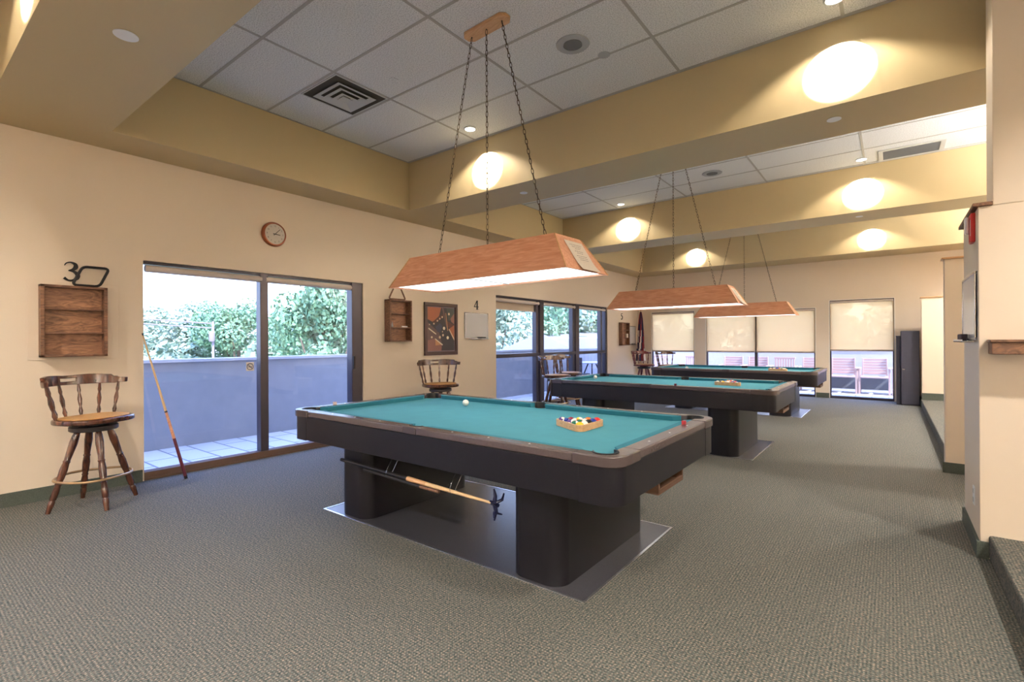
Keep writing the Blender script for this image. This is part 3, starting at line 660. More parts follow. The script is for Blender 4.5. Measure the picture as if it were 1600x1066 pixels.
def solid_mat(name, col):
    m, t, b = newmat(name); b.inputs['Roughness'].default_value = .12; tcx = t.nodes.new('ShaderNodeTexCoord'); s_ = t.nodes.new('ShaderNodeSeparateXYZ'); t.links.new(tcx.outputs['Object'], s_.inputs[0])
    ax = t.nodes.new('ShaderNodeMath'); ax.operation = 'ABSOLUTE'; t.links.new(s_.outputs['X'], ax.inputs[0])
    ls = t.nodes.new('ShaderNodeMath'); ls.operation = 'LESS_THAN'; ls.inputs[1].default_value = BR*.9; t.links.new(ax.outputs[0], ls.inputs[0])
    mx = t.nodes.new('ShaderNodeMix'); mx.data_type = 'RGBA'; mx.inputs['A'].default_value = (*rgb(240, 235, 222), 1); mx.inputs['B'].default_value = (*col, 1)
    t.links.new(ls.outputs[0], mx.inputs['Factor']); t.links.new(mx.outputs['Result'], b.inputs['Base Color']); return m
bmesh_ball = MB().sphere((0, 0, 0), BR, 10)
def ball_me(m):
    me = bpy.data.meshes.new('pool_ball'); me.from_pydata(bmesh_ball.v, [], bmesh_ball.f); me.materials.append(m); me.polygons.foreach_set('use_smooth', [True]*len(me.polygons)); return me
ball_meshes = {}
for k, (nm, c) in ballcols.items():
    ball_meshes[k] = ball_me(solid_mat('ball_solid_'+nm, c))
    if k < 8: ball_meshes[k+8] = ball_me(stripe_mat('ball_stripe_'+nm, c))
cue_me = ball_me(white_ball)
ORD = [1, 14, 11, 12, 6, 8, 10, 13, 15, 2, 4, 7, 9, 5, 3]
ZB = .742
def rack_set(cx, cy, ang, tb, z=ZB):
    """triangle frame centred at (cx,cy); apex direction = ang"""
    d_ = BR*2.003; Rm = Matrix.Rotation(ang, 4, 'Z')
    h = d_*math.sqrt(3)/2; offx = -(4*h)/3
    t = thing('ball_rack', 'light wooden triangle rack around the balls on the '+tb, 'rack', (cx, cy, z+.0005), ang, 'triangle racks')
    def tri(rad):
        V = [Vector((2*4*h/3, 0)), Vector((-4*h/3, 2*d_)), Vector((-4*h/3, -2*d_))]; pl = []
        for i, v in enumerate(V):
            a0 = math.atan2(v.y, v.x); pl += arc(v.x, v.y, rad, a0-PI/3, a0+PI/3, 5)
        return pl
    inn = tri(BR*1.04); outp = tri(BR*1.04+.011); n = len(inn); bm = MB()
    vs = [(x, y, 0) for x, y in inn]+[(x, y, 0) for x, y in outp]+[(x, y, .042) for x, y in inn]+[(x, y, .042) for x, y in outp]; fs = []
    for i in range(n):
        j = (i+1) % n; fs += [(n+i, n+j, 3*n+j, 3*n+i), (i, 2*n+i, 2*n+j, j), (2*n+i, 3*n+i, 3*n+j, 2*n+j), (i, j, n+j, n+i)]
    bm.add(vs, fs); bm.build('triangle_frame', oak2_m, t, bevel=.0015)
    i = 0
    for row in range(5):
        for k in range(row+1):
            p = Rm @ Vector((2*4*h/3-row*h, (k-row/2)*d_, 0)); num = ORD[(i*(1 if tb.startswith('near') else 4)+len(tb)*(0 if tb.startswith('near') else 3)) % 15]; i += 1
            o = bpy.data.objects.new('pool_ball', ball_meshes[num]); COL.objects.link(o); o.location = (cx+p.x, cy+p.y, z+BR)
            o.rotation_euler = (RND.uniform(0, 6), RND.uniform(-1.2, 1.2), RND.uniform(0, 6))
            nm = ballcols[num if num <= 8 else num-8][0]
            tag(o, ('solid '+nm if num <= 8 else 'white ball with '+nm+' stripe')+(' pool ball' if num <= 8 else '')+' in the wooden triangle on the '+tb, 'pool ball', 'racked balls on the '+tb)
rack_set(4.00, 2.84, math.radians(-60), 'nearest pool table')
rack_set(4.00, 6.60, math.radians(-30), 'middle pool table')
rack_set(3.99, 10.10, math.radians(-30), 'farthest pool table')
for x, y, lb in ((2.66, 3.19, 'nearest pool table'), (2.16, 6.53, 'middle pool table'), (2.45, 9.75, 'farthest pool table')):
    o = bpy.data.objects.new('cue_ball', cue_me); COL.objects.link(o); o.location = (x, y, ZB+BR); tag(o, 'plain white cue ball lying alone on the cloth of the '+lb, 'pool ball')
def chalk(loc, m_, label):
    t = thing('chalk_cube', label, 'chalk', loc); bm = MB(); bm.box(-.0115, .0115, -.0115, .0115, 0, .022); bm.build('paper_sleeve', m_, t, bevel=.001)
    bm = MB(); bm.lathe([(.009, .0205), (.0085, .0225)], 10); bm.build('chalk_face', plain('chalk_face%d' % len(MATS), rgb(190, 110, 110), .9), t)
redc_m = plain('red_chalk', rgb(170, 45, 52), .8)
chalk((4.585, 3.13, ZR), redc_m, 'red chalk cube on the foot rail of the nearest pool table')
chalk((1.885, 2.405, ZR), plain('tan_chalk', rgb(226, 205, 196), .8), 'pale chalk cube on the head rail of the nearest pool table')
chalk((3.62, 5.745, ZR), plain('dark_chalk', rgb(110, 30, 45), .8), 'dark red chalk cube on the near rail of the middle pool table')

# ================================================================== POOL LAMPS
def pool_lamp(label, loc, rz, grp):
    t = thing('pool_table_lamp', label, 'lamp', loc, rz, grp)      # origin: middle of the shade's open bottom
    bx, by, tx, ty, hh = .88, .255, .725, .155, .245
    B_ = [(-bx, -by), (bx, -by), (bx, by), (-bx, by)]; T_ = [(-tx, -ty), (tx, -ty), (tx, ty), (-tx, ty)]
    for i in range(4):
        j = (i+1) % 4; nx = 'side_panel' if i in (0, 2) else 'end_panel'; k = .972
        b0, b1, t0_, t1_ = B_[i], B_[j], T_[i], T_[j]
        off = .012
        def inn(p, q=off): return (p[0]-math.copysign(q, p[0]), p[1]-math.copysign(q, p[1]))
        bm = MB(); bm.add([(*b0, 0), (*b1, 0), (*t1_, hh), (*t0_, hh), (*inn(b0), 0), (*inn(b1), 0), (*inn(t1_), hh), (*inn(t0_), hh)],
                          [(0, 1, 2, 3), (4, 7, 6, 5), (0, 4, 5, 1), (1, 5, 6, 2), (2, 6, 7, 3), (3, 7, 4, 0)])
        bm.build(nx, oak_m, t)
    bm = MB(); bm.box(-tx, tx, -ty, ty, hh-.006, hh+.002); bm.build('top_panel', oak_m, t)
    for x in (-1, 1):
        for y in (-1, 1):
            bm = MB(); bm.tube([(x*(bx+.001), y*(by+.001), 0), (x*(tx+.001), y*(ty+.001), hh)], .005, 6); bm.build('edge_moulding', oak2_m, t)
    for s0, s1 in ((-bx+.02, -.006), (.006, bx-.02)):
        bm = MB(); bm.box(s0, s1, -by+.02, by-.02, .012, .018); bm.build('diffuser', lampglow_m, t, flat=True)
    bm = MB(); bm.box(-.011, .011, -by+.012, by-.012, .006, .024); bm.build('divider_strip', vent_m, t)
    top = 3.70-loc[2]
    for k, (x0, x1) in enumerate(((-.55, -.155), (-.0, 0), (.55, .155))):
        a = Vector((x0, 0, hh)); b_ = Vector((x1, 0, top-.03)); n = int((b_-a).length/.038); bm = MB(); d_ = (b_-a)/n; q = d_.to_track_quat('Z', 'Y').to_matrix().to_4x4()
        for i in range(n):
            T0 = Matrix.Translation(a+d_*(i+.5)) @ q @ Matrix.Rotation(PI/2*(i % 2)+.3, 4, 'Z'); bm.T = T0
            bm.tube([(.0085*math.cos(v)*(1 if True else 1), 0, .0245*math.sin(v)) for v in [kk*PI/5 for kk in range(10)]], .0026, 4, True)
        bm.T = Matrix.Identity(4); bm.tube([b_, b_+Vector((0, 0, .03))], .006, 6)
        bm.build('chain', chain_m, t)
    bm = MB(); w_, d2 = .215, .06; c = .035
    bm.prism([(-w_, -d2+c), (-w_+c, -d2), (w_-c, -d2), (w_, -d2+c), (w_, d2-c), (w_-c, d2), (-w_+c, d2), (-w_, d2-c)], top-.026, top-.001); bm.build('ceiling_plate', oak2_m, t, bevel=.005)
    return t
def notice(t, y0=-.085, wd=.216):
    # sheet lying on the end panel, bottom edge curling out
    bx, by, tx, hh = .88, .255, .725, .245
    bm = MB(); sl = Vector((tx-bx, 0, hh)).normalized(); n_ = Vector((hh, 0, bx-tx)).normalized(); base = Vector((bx, 0, 0))
    rows = 8; P_ = []
    L0, L1 = -.005, .25
    for i in range(rows+1):
        s_ = L0+(L1-L0)*i/rows; out_ = .003+.014*max(0, 1-i/3)**2
        for y in (y0, y0+wd): P_.append(base+sl*s_+n_*out_+Vector((0, y, 0)))
    nn = len(P_); V2 = [p+n_*.0008 for p in P_]
    fs = [(2*i, 2*i+1, 2*i+3, 2*i+2) for i in range(rows)]+[(nn+2*i, nn+2*i+2, nn+2*i+3, nn+2*i+1) for i in range(rows)]
    fs += [(2*i, 2*i+2, nn+2*i+2, nn+2*i) for i in range(rows)]+[(2*i+1, nn+2*i+1, nn+2*i+3, 2*i+3) for i in range(rows)]+[(0, nn, nn+1, 1), (2*rows, 2*rows+1, nn+2*rows+1, nn+2*rows)]
    bm.add(P_+V2, fs); pg = bm.build('notice_sheet', paper_m, t); pg['label'] = 'white printed notice sheet'
    bm = MB(); rr = random.Random(9)
    for k, (s_, w2) in enumerate(((.215, .07), (.198, .055), (.182, .03), (.160, .05), (.144, .035), (.120, .06), (.104, .05), (.088, .045), (.070, .03))):
        x = y0+wd/2-w2
        while x < y0+wd/2+w2:
            w3 = rr.uniform(.008, .02); o_ = .0046
            a = base+sl*s_+n_*o_; bm.add([a+Vector((0, x, 0)), a+Vector((0, x+w3, 0)), a+sl*.005+Vector((0, x+w3, 0)), a+sl*.005+Vector((0, x, 0))], [(0, 1, 2, 3)]); x += w3+.005
    bm.build('print', ink_m, pg, flat=True)
L1_ = pool_lamp('nearest oak pool lamp with a paper notice on its end, over the nearest table', (3.20, 2.86, 1.755), math.radians(-2.4), None)
L3_ = copy_thing(L1_, 'farthest oak pool lamp, over the farthest table', (3.40, 10.2, 1.755), 0)
L2_ = copy_thing(L1_, 'middle oak pool lamp with a white sheet curling off its end', (3.28, 6.67, 1.755), math.radians(-.5))
copy_thing(L1_, 'added oak pool lamp behind the view, outside the frame', (3.2, -.85, 1.755), 0); copy_thing(L1_, 'added oak pool lamp farther behind the view, outside the frame', (3.2, -4.6, 1.755), 0)  # two unseen lamps added to brighten the room from behind
notice(L1_); notice(L2_, -.09)

# ================================================================== CEILING FIXTURES
HALO = []
def downlight(x, y, label, face=None, grp='lit recessed downlights'):
    t = thing('recessed_downlight', label, 'downlight', (x, y, ZC), 0, grp)
    bm = MB(); ri = [(.062*math.cos(k*PI/14), .062*math.sin(k*PI/14), -.006) for k in range(28)]; bm.tube(ri, .008, 8, True); bm.build('trim_ring', vent_m, t)
    bm = MB(); bm.lathe([(.057, -.009), (.057, -.006)], 24); bm.build('lens', dl_m, t)
    if face is not None:
        l = bpy.data.lights.new('beam_spot', 'SPOT'); l.energy = 110; l.spot_size = math.radians(34); l.spot_blend = .06; l.shadow_soft_size = .006; l.color = (.95, .97, 1)
        o = bpy.data.objects.new('beam_spot', l); COL.objects.link(o); o.parent = t; o.location = (0, 0, -.02)
        d_ = Vector((0, face-y, 3.37-ZC+.02)); o.rotation_euler = (-d_).to_track_quat('Z', 'Y').to_euler(); o.scale = (1.7, 1, 1)
        l = bpy.data.lights.new('wash_spot', 'SPOT'); l.energy = 20; l.spot_size = math.radians(126); l.spot_blend = .35; l.shadow_soft_size = .02; l.color = (1, .90, .76)
        o = bpy.data.objects.new('wash_spot', l); COL.objects.link(o); o.parent = t; o.location = (0, 0, -.03)
    else:
        l = bpy.data.lights.new('wash_spot', 'SPOT'); l.energy = 230; l.spot_size = math.radians(130); l.spot_blend = .6; l.shadow_soft_size = .06; l.color = (1, .93, .84)
        o = bpy.data.objects.new('wash_spot', l); COL.objects.link(o); o.parent = t; o.location = (0, 0, -.03)
    return t
names = {0: 'ceiling bay over the view',1: 'nearest ceiling bay', 2: 'middle ceiling bay', 3: 'farthest ceiling bay'}
for i, fy in ((0, .54), (1, 4.415), (2, 8.32), (3, 12.22)):
    downlight(1.88, fy-.29, 'left lit downlight of the %s, beside the tan beam' % names[i], fy)
    downlight(5.32, fy-.29, 'right lit downlight of the %s, beside the tan beam' % names[i], fy)
# added fill downlights behind and beside the camera, out of the frame
for x, y in ((1.6, -1.4), (5.2, -1.4), (7.6, 2.6), (7.6, -1.2), (7.6, 7.2), (7.6, 11.0)): downlight(x, y, 'added fill downlight outside the frame, '+{(1.6, -1.4): 'behind the view near the window wall', (5.2, -1.4): 'directly behind the view', (7.6, 2.6): 'right of the view before the near partition', (7.6, -1.2): 'behind and right of the view', (7.6, 7.2): 'over the raised floor behind the second partition', (7.6, 11.0): 'over the raised floor near the far wall'}[(x, y)], grp='added fill downlights outside the view')
def fill_sconce(loc, nrm, label):  # unseen uplight, added to brighten the ceiling
    t = thing('added_sconce', label, 'fill_sconce', loc, 0, 'added fill uplights outside the view')
    bm = MB(); bm.lathe([(.03, -.16), (.10, -.10), (.16, 0), (.152, 0), (.09, -.09), (.02, -.14)], 20); bm.build('bowl', vent_m, t)
    bm = MB(); v = Vector(nrm); bm.tube([(0, 0, -.13), (-v.x*.17, -v.y*.17, -.13)], .02, 8); bm.build('arm', vent_m, t)
    l = bpy.data.lights.new('uplight', 'SPOT'); l.energy = 520; l.spot_size = math.radians(165); l.spot_blend = .5; l.shadow_soft_size = .1; l.color = (1, .97, .94)
    o = bpy.data.objects.new('uplight', l); COL.objects.link(o); o.parent = t; o.location = (0, 0, .02); o.rotation_euler = (PI, 0, 0)
for k, (x, y, nx, ny) in enumerate(((8.83, -1.3, -1, 0), (8.83, -4.5, -1, 0), (8.83, 6.6, -1, 0), (8.83, 10.5, -1, 0), (1.8, -7.83, 0, 1), (5.2, -7.83, 0, 1))):
    fill_sconce((x, y, 2.35), (nx, ny), 'added fill uplight outside the frame, '+['on the right wall near the front', 'on the right wall behind the view', 'on the right wall past the second partition', 'on the right wall near the far end', 'on the back wall at left', 'on the back wall at right'][k])
def cover(x, y, z, label, rad=.055, m_=None):
    bm = MB(); bm.lathe([(rad, -.006), (rad, -.002), (rad*.9, 0)], 24); o = bm.build('ceiling_disc', m_ or white_m, loc=(x, y, z)); tag(o, label, 'ceiling cover', 'round ceiling covers')
cover(2.17, .90, ZS, 'white round cover on the olive soffit at top left', .06)
cover(5.27, 4.69, ZS, 'white round cover under the first beam at right', .05)
cover(2.18, 4.73, ZS, 'small white round cover under the first beam behind the lamp chain', .045)
cover(5.27, 8.62, ZS, 'small white round cover under the second beam', .045)
cover(2.03, 2.93, ZC, 'small white sprinkler cover right of the square air vent', .045, tile_m)
cover(3.73, 3.75, ZC, 'small grey disc beside the ceiling speaker', .05, grey_m)
def speaker(x, y, label):
    t = thing('ceiling_speaker', label, 'speaker', (x, y, ZC), 0, 'ceiling speakers')
    bm = MB(); bm.lathe([(.135, -.004), (.13, -.009), (.078, -.011), (.078, -.004)], 32); bm.build('baffle', grey_m, t)
    bm = MB(); bm.lathe([(.074, -.012), (.074, -.008)], 28); bm.build('grille', grille_m, t)
speaker(3.60, 3.46, 'round ceiling speaker in the nearest ceiling bay'); speaker(3.60, 7.36, 'round ceiling speaker in the middle ceiling bay')
# square diffuser
t = thing('air_diffuser', 'square white air vent with nested louvres in the nearest ceiling bay', 'vent', (1.42, 2.83, ZC))
bm = MB(); bm.box(-.29, .29, -.29, .29, -.004, -.001); bm.build('back_plate', ventd_m, t)
for k, (w_, z) in enumerate(((.29, -.006), (.21, -.022), (.15, -.030), (.09, -.038))):
    bm = MB(); i2 = w_-(.048 if k else .014); zz = z
    for q in (0, 1, 2, 3):
        bm.T = Matrix.Rotation(q*PI/2, 4, 'Z')
        bm.add([(-w_, -w_, zz), (w_, -w_, zz), (i2, -i2, zz+.014 if k else zz), (-i2, -i2, zz+.014 if k else zz), (-w_, -w_, zz+.003), (w_, -w_, zz+.003), (i2, -i2, zz+.017 if k else zz+.003), (-i2, -i2, zz+.017 if k else zz+.003)],
               [(0, 1, 2, 3), (4, 7, 6, 5), (0, 4, 5, 1), (2, 6, 7, 3), (1, 5, 6, 2), (3, 7, 4, 0)])
    bm.build('louvre', vent_m, t)
bm = MB(); bm.box(-.05, .05, -.05, .05, -.042, -.036); bm.build('centre_plate', vent_m, t)
t = thing('return_grille', 'rectangular return air grille at the right of the middle ceiling bay', 'vent', (5.83, 8.04, ZC))
bm = MB(); 
for q in ((-.33, .33, -.23, -.18), (-.33, .33, .18, .23), (-.33, -.28, -.18, .18), (.28, .33, -.18, .18)): bm.box(*q, -.012, 0)
bm.build('frame', vent_m, t, bevel=.003)
bm = MB(); bm.box(-.28, .28, -.18, .18, -.004, -.001)
for k in range(17): bm.box(-.28, .28, -.175+k*.0215, -.167+k*.0215, -.009, -.002)
bm.build('louvres', grille_m, t)

# ================================================================== STOOLS
def bar_stool(label, loc, rz, wood_m=None, grp='wooden captain bar stools'):
    w_m = wood_m or stool_m
    t = thing('bar_stool', label, 'stool', loc, rz, grp)
    legp = [(.016, 0), (.018, .06), (.0215, .10), (.022, .14), (.017, .155), (.0225, .17), (.024, .26), (.019, .33), (.0235, .345), (.019, .36), (.0245, .42), (.0265, .52), (.0215, .60), (.0255, .615), (.021, .63), (.024, .72), (.0285, .84), (.025, .93), (.017, 1)]
    for k in range(4):
        a = k*PI/2-.366; bm = MB(); bm.spindle((.285*math.cos(a), .285*math.sin(a), 0), (.10*math.cos(a), .10*math.sin(a), .615), legp, 12); bm.build('leg', w_m, t)
    bm = MB(); bm.tube([(.245*math.cos(q), .245*math.sin(q), .238+.003*math.cos(4*q)) for q in [k*PI/18 for k in range(36)]], .0095, 8, True); bm.build('foot_ring', brass_m, t)
    bm = MB(); bm.lathe([(.15, .605), (.158, .612), (.158, .640), (.15, .647)], 28); bm.build('swivel_base', plain('stool_black', rgb(40, 34, 36), .4) if 'stool_black' not in MATS else MATS['stool_black'], t)
    bm = MB(); bm.lathe([(.10, .647), (.10, .672)], 20); bm.build('swivel_plate', iron_m, t)
    # seat: rounded D, straight-ish at the back
    pl = []
    for k in range(36):
        a = 2*PI*k/36; c_, s_ = math.cos(a), math.sin(a); x = .225*math.copysign(abs(c_)**.75, c_); y = .252*math.copysign(abs(s_)**.7, s_)
        if x < 0: x *= .92
        pl.append((x, y))
    bm = MB(); bm.prism(pl, .672, .712); bm.build('seat', w_m, t, bevel=.012, seg=3)
    bm = MB(); bm.prism([(x*.86, y*.88) for x, y in pl], .712, .719); bm.build('seat_pad', pad_m, t, bevel=.004)
    # curved back: a ribbon around the rear, with hand slot
    def bp(th, z, off=0):
        rr = .235+off+(z-.70)*.13; return (-.005+rr*math.cos(th)*1.0, rr*1.09*math.sin(th), z)
    sp = [(.009, 0), (.011, .08), (.0155, .16), (.011, .24), (.0085, .30), (.012, .36), (.016, .52), (.0105, .66), (.0085, .70), (.013, .78), (.011, .86), (.008, 1)]
    for q in [PI+v for v in (-1.22, -.74, -.25, .25, .74, 1.22)]:
        bm = MB(); bm.spindle(bp(q, .70, -.02), bp(q, .975), sp, 8); bm.build('spindle', w_m, t)
    N = 40; bm = MB(); vs = []; rows = 5
    def hts(s_):  # s_ in -1..1
        a = abs(s_); lo = .965; hi = 1.045-.004*math.cos(a*9)-(.018 if a > .72 else 0)
        if a > .80: hi = 1.012; lo = .972
        return lo, hi
    for i in range(N+1):
        s_ = -1+2*i/N; th = PI+s_*1.42; lo, hi = hts(s_)
        zs = [lo, lo+(hi-lo)*.36, lo+(hi-lo)*.70, hi]
        for off in (0.0, .026):
            for z in zs: vs.append(bp(th, z, off-.008+(0.006 if abs(s_) > .8 else 0)))
    fs = []
    for i in range(N):
        s_ = -1+2*(i+.5)/N; slot = abs(s_) < .14; b0, b1 = i*8, (i+1)*8
        for k in range(3):
            if not (slot and k == 1): fs += [(b0+k, b1+k, b1+k+1, b0+k+1), (b0+4+k, b0+5+k, b1+5+k, b1+4+k)]
        fs += [(b0, b0+4, b1+4, b1), (b0+3, b1+3, b1+7, b0+7)]
        if slot: fs += [(b0+1, b1+1, b1+5, b0+5), (b0+2, b0+6, b1+6, b1+2)]
    e = [i for i in range(N) if abs(-1+2*(i+.5)/N) < .14]; a0, a1 = e[0]*8, (e[-1]+1)*8
    fs += [(a0+1, a0+5, a0+6, a0+2), (a1+1, a1+2, a1+6, a1+5)]
    for b0 in (0, N*8): fs += [(b0+k, b0+k+1, b0+5+k, b0+4+k) for k in range(3)]
    bm.add(vs, fs); bm.build('back_rail', w_m, t, bevel=.004, angle=50)
    return t
S1 = bar_stool('dark wooden swivel bar stool under the wooden shelf, left of the sliding door', (.475, 1.117, 0), math.radians(24))
copy_thing(S1, 'dark wooden bar stool below the framed poster, behind the nearest table', (.56, 4.93, 0), math.radians(-26))
copy_thing(S1, 'dark wooden bar stool before the middle glazed door, its left one', (.96, 7.34, 0), math.radians(-5))
copy_thing(S1, 'dark wooden bar stool before the middle glazed door, partly hidden by its left neighbour', (.80, 8.04, 0), math.radians(15))
chr_m = wood('cherry_wood', rgb(78, 26, 24), rgb(120, 44, 40), (12, 12, 3), .3, 2)
S5 = bar_stool('cherry-red wooden bar stool in the far left corner below the flag', (.72, 11.80, 0), math.radians(-20), chr_m)
S6 = copy_thing(S1, 'dark wooden bar stool in front of the leftmost far window', (1.36, 11.75, 0), math.radians(-20))

# ================================================================== WALL-MOUNTED THINGS
def shelf_cabinet(label, y0, y1, z0, z1, dep, grp='wooden wall shelves'):
    t = thing('wall_shelf', label, 'shelf', (0, y0, z0), 0, grp); w_ = y1-y0; h = z1-z0; th = .028
    bm = MB(); bm.box(.001, .012, .01, w_-.01, .01, h-.01); bm.build('back_panel', walnutb_m, t)
    bm = MB(); bm.box(.001, dep, 0, w_, 0, th*.7); bm.box(.001, dep, 0, w_, h-th*.7, h); bm.box(.001, dep, 0, th*.9, 0, h); bm.box(.001, dep, w_-th*.9, w_, 0, h); bm.build('frame', walnut_m, t, bevel=.002)
    for k in (1, 2):
        bm = MB(); bm.box(.012, dep-.012, th*.9, w_-th*.9, h*k/3-.006, h*k/3+.008); bm.build('shelf', walnut_m, t, bevel=.001)
    return t
bm = MB(); bm.box(.0005, .004, .795, 1.40, 1.17, 1.835); tag(bm.build('backing_panel', wall_m, bevel=.001), 'thin cream backing board behind the empty wooden shelf on the left wall', 'panel')
a = shelf_cabinet('empty wooden three-tier shelf on the left wall above the near stool', .862, 1.30, 1.195, 1.80, .09); a.location.x = .004
shelf_cabinet('wooden three-tier shelf with chalk on it, left of the framed poster', 4.40, 4.80, 1.31, 1.90, .12)
shelf_cabinet('small wooden shelf near the far left corner below the number 5', 11.90, 12.36, 1.18, 1.78, .10)
bm = MB(); bm.box(-.01, .01, -.05, .05, 0, .018); tag(bm.build('chalk_box', white_m, loc=(.09, 4.68, 1.31+.59/3+.008), bevel=.001), 'white chalk box on the middle tier of the shelf left of the poster', 'chalk box')
bm = MB(); bm.lathe([(.012, 0), (.014, .02), (.008, .05), (.004, .075)], 10); tag(bm.build('talc_bottle', white_m, loc=(.08, 4.47, 1.31+.59/3+.008)), 'small white pointed bottle on the shelf left of the poster', 'bottle')
bm = MB(); bm.box(-.02, .02, -.04, .04, 0, .10); tag(bm.build('paper_card', paper_m, loc=(.06, 12.26, 1.18+.2+.008), bevel=.002), 'white card standing on the small far shelf', 'card')
# ball racks on the shelves
def rrack(label, pts, m_, rad, name='ball_rack', loc=(0, 0, 0)):
    P_ = [Vector(p) for p in pts]; out_ = []
    for i, p in enumerate(P_):
        a = P_[i-1]; b = P_[(i+1) % len(P_)]; cr_ = .035
        s0 = p+(a-p).normalized()*cr_; s1 = p+(b-p).normalized()*cr_
        for k in range(5):
            q = k/4; out_.append(s0*(1-q)**2+p*2*q*(1-q)+s1*q*q)
    bm = MB(); bm.tube(out_, rad, 8, True); o = bm.build(name, m_, loc=loc); tag(o, label, 'rack')
rrack('black diamond-shaped ball rack standing on the shelf left of the sliding door', [(0, -.01, 0), (0, .06, .165), (0, .245, .165), (0, .175, 0)], iron_m, .011, loc=(.04, 1.08, 1.812))
rrack('brown triangle ball rack on top of the shelf behind the nearest lamp', [(0, 0, 0), (0, .15, .27), (0, .30, 0)], walnut_m, .011, loc=(.06, 4.43, 1.911))

# digits as swept strokes
def glyph(strokes, h):
    bm = MB()
    for st_ in strokes:
        P_ = [Vector((p[0], p[1])) for p in st_]; Wd = [p[2] for p in st_]; fine = []; fwid = []
        n = len(P_)
        for i in range(n-1):
            p0 = P_[max(i-1, 0)]; p1 = P_[i]; p2 = P_[i+1]; p3 = P_[min(i+2, n-1)]
            for k in range(6):
                s_ = k/6; fine.append(.5*((2*p1)+(-p0+p2)*s_+(2*p0-5*p1+4*p2-p3)*s_*s_+(-p0+3*p1-3*p2+p3)*s_**3)); fwid.append(Wd[i]*(1-s_)+Wd[i+1]*s_)
        fine.append(P_[-1]); fwid.append(Wd[-1]); vs = []; fs = []
        for i, p in enumerate(fine):
            t_ = (fine[min(i+1, len(fine)-1)]-fine[max(i-1, 0)]).normalized(); nn = Vector((-t_.y, t_.x))*fwid[i]/2
            for q in (p+nn, p-nn):
                vs.append((0, q.x*h, q.y*h)); vs.append((.008, q.x*h, q.y*h))
        for i in range(len(fine)-1):
            a = 4*i; fs += [(a, a+4, a+6, a+2), (a+1, a+3, a+7, a+5), (a, a+1, a+5, a+4), (a+2, a+6, a+7, a+3)]
        fs += [(0, 2, 3, 1), (len(vs)-4, len(vs)-3, len(vs)-1, len(vs)-2)]
        bm.add(vs, fs)
    return bm
g3 = [[(.04, .80, .03), (.12, .93, .06), (.30, .99, .07), (.48, .90, .16), (.50, .74, .20), (.38, .60, .14), (.20, .54, .04)], [(.20, .54, .04), (.42, .50, .12), (.58, .34, .20), (.54, .14, .18), (.36, .02, .10), (.18, .02, .09), (.02, .14, .14)]]
g4 = [[(.50, 1.0, .16), (.50, .0, .16)], [(.46, .97, .05), (.02, .30, .07)], [(.0, .30, .08), (.72, .30, .08)], [(.34, .02, .05), (.68, .02, .05)]]
g5 = [[(.14, .95, .10), (.58, .97, .10)], [(.15, .96, .07), (.11, .56, .05)], [(.10, .56, .06), (.30, .64, .10), (.52, .52, .18), (.56, .30, .20), (.42, .08, .14), (.22, .01, .09), (.03, .12, .14)]]
tag(glyph(g3, .16).build('wall_number', iron_m, loc=(.002, 1.02, 1.85), flat=True), 'black numeral 3 on the wall above the left shelf', 'number')
tag(glyph(g4, .155).build('wall_number', iron_m, loc=(.002, 6.27, 1.85), flat=True), 'black numeral 4 on the wall above the small whiteboard', 'number')
tag(glyph(g5, .16).build('wall_number', iron_m, loc=(.002, 12.02, 1.86), flat=True), 'black numeral 5 on the wall near the far left corner', 'number')

# whiteboards
def whiteboard(label, loc, w_, h, rot, tray=.3, off=.2):
    t = thing('whiteboard', label, 'whiteboard', loc, rot, 'small whiteboards')
    bm = MB(); bm.box(.001, .01, 0, w_, 0, h); bm.build('writing_surface', board_m, t)
    bm = MB(); f_ = .014
    for q in ((0, w_, 0, f_), (0, w_, h-f_, h), (0, f_, f_, h-f_), (w_-f_, w_, f_, h-f_)): bm.box(.001, .016, q[0], q[1], q[2], q[3])
    bm.build('frame', steel_m, t, bevel=.002)
    bm = MB(); bm.box(.01, .07, w_*.15, w_*.92, -.012, -.004); bm.box(.065, .07, w_*.15, w_*.92, -.012, .006); bm.build('pen_tray', steel_m, t, bevel=.002)
    return t
t = whiteboard('small whiteboard below the numeral 4, right of the framed poster', (0, 6.03, 1.355), .60, .44, 0)
bm = MB(); bm.box(.02, .055, 0, .20, 0, .03); tag(bm.build('board_eraser', iron_m, loc=(0, 6.32, 1.3515), bevel=.005), 'black eraser on the tray of the small whiteboard below the numeral 4', 'eraser')
t = whiteboard('small whiteboard beside the flag in the far left corner', (0, 12.50, 1.20), .44, .50, 0)
bm = MB(); bm.box(.02, .055, 0, .2, 0, .03); tag(bm.build('board_eraser', iron_m, loc=(0, 12.64, 1.1965), bevel=.005), 'black eraser on the whiteboard beside the flag', 'eraser')
t = whiteboard('narrow-looking whiteboard on the end of the near cream partition, right side', (6.04, 4.74, 1.30), .66, .42, PI)
bm = MB(); bm.box(-.055, -.02, 0, .2, 0, .045); tag(bm.build('board_eraser', plain('eraser_dark', rgb(60, 50, 55), .7), loc=(6.04, 4.36, 1.2965), bevel=.006), 'dark eraser on the whiteboard tray of the near partition', 'eraser')

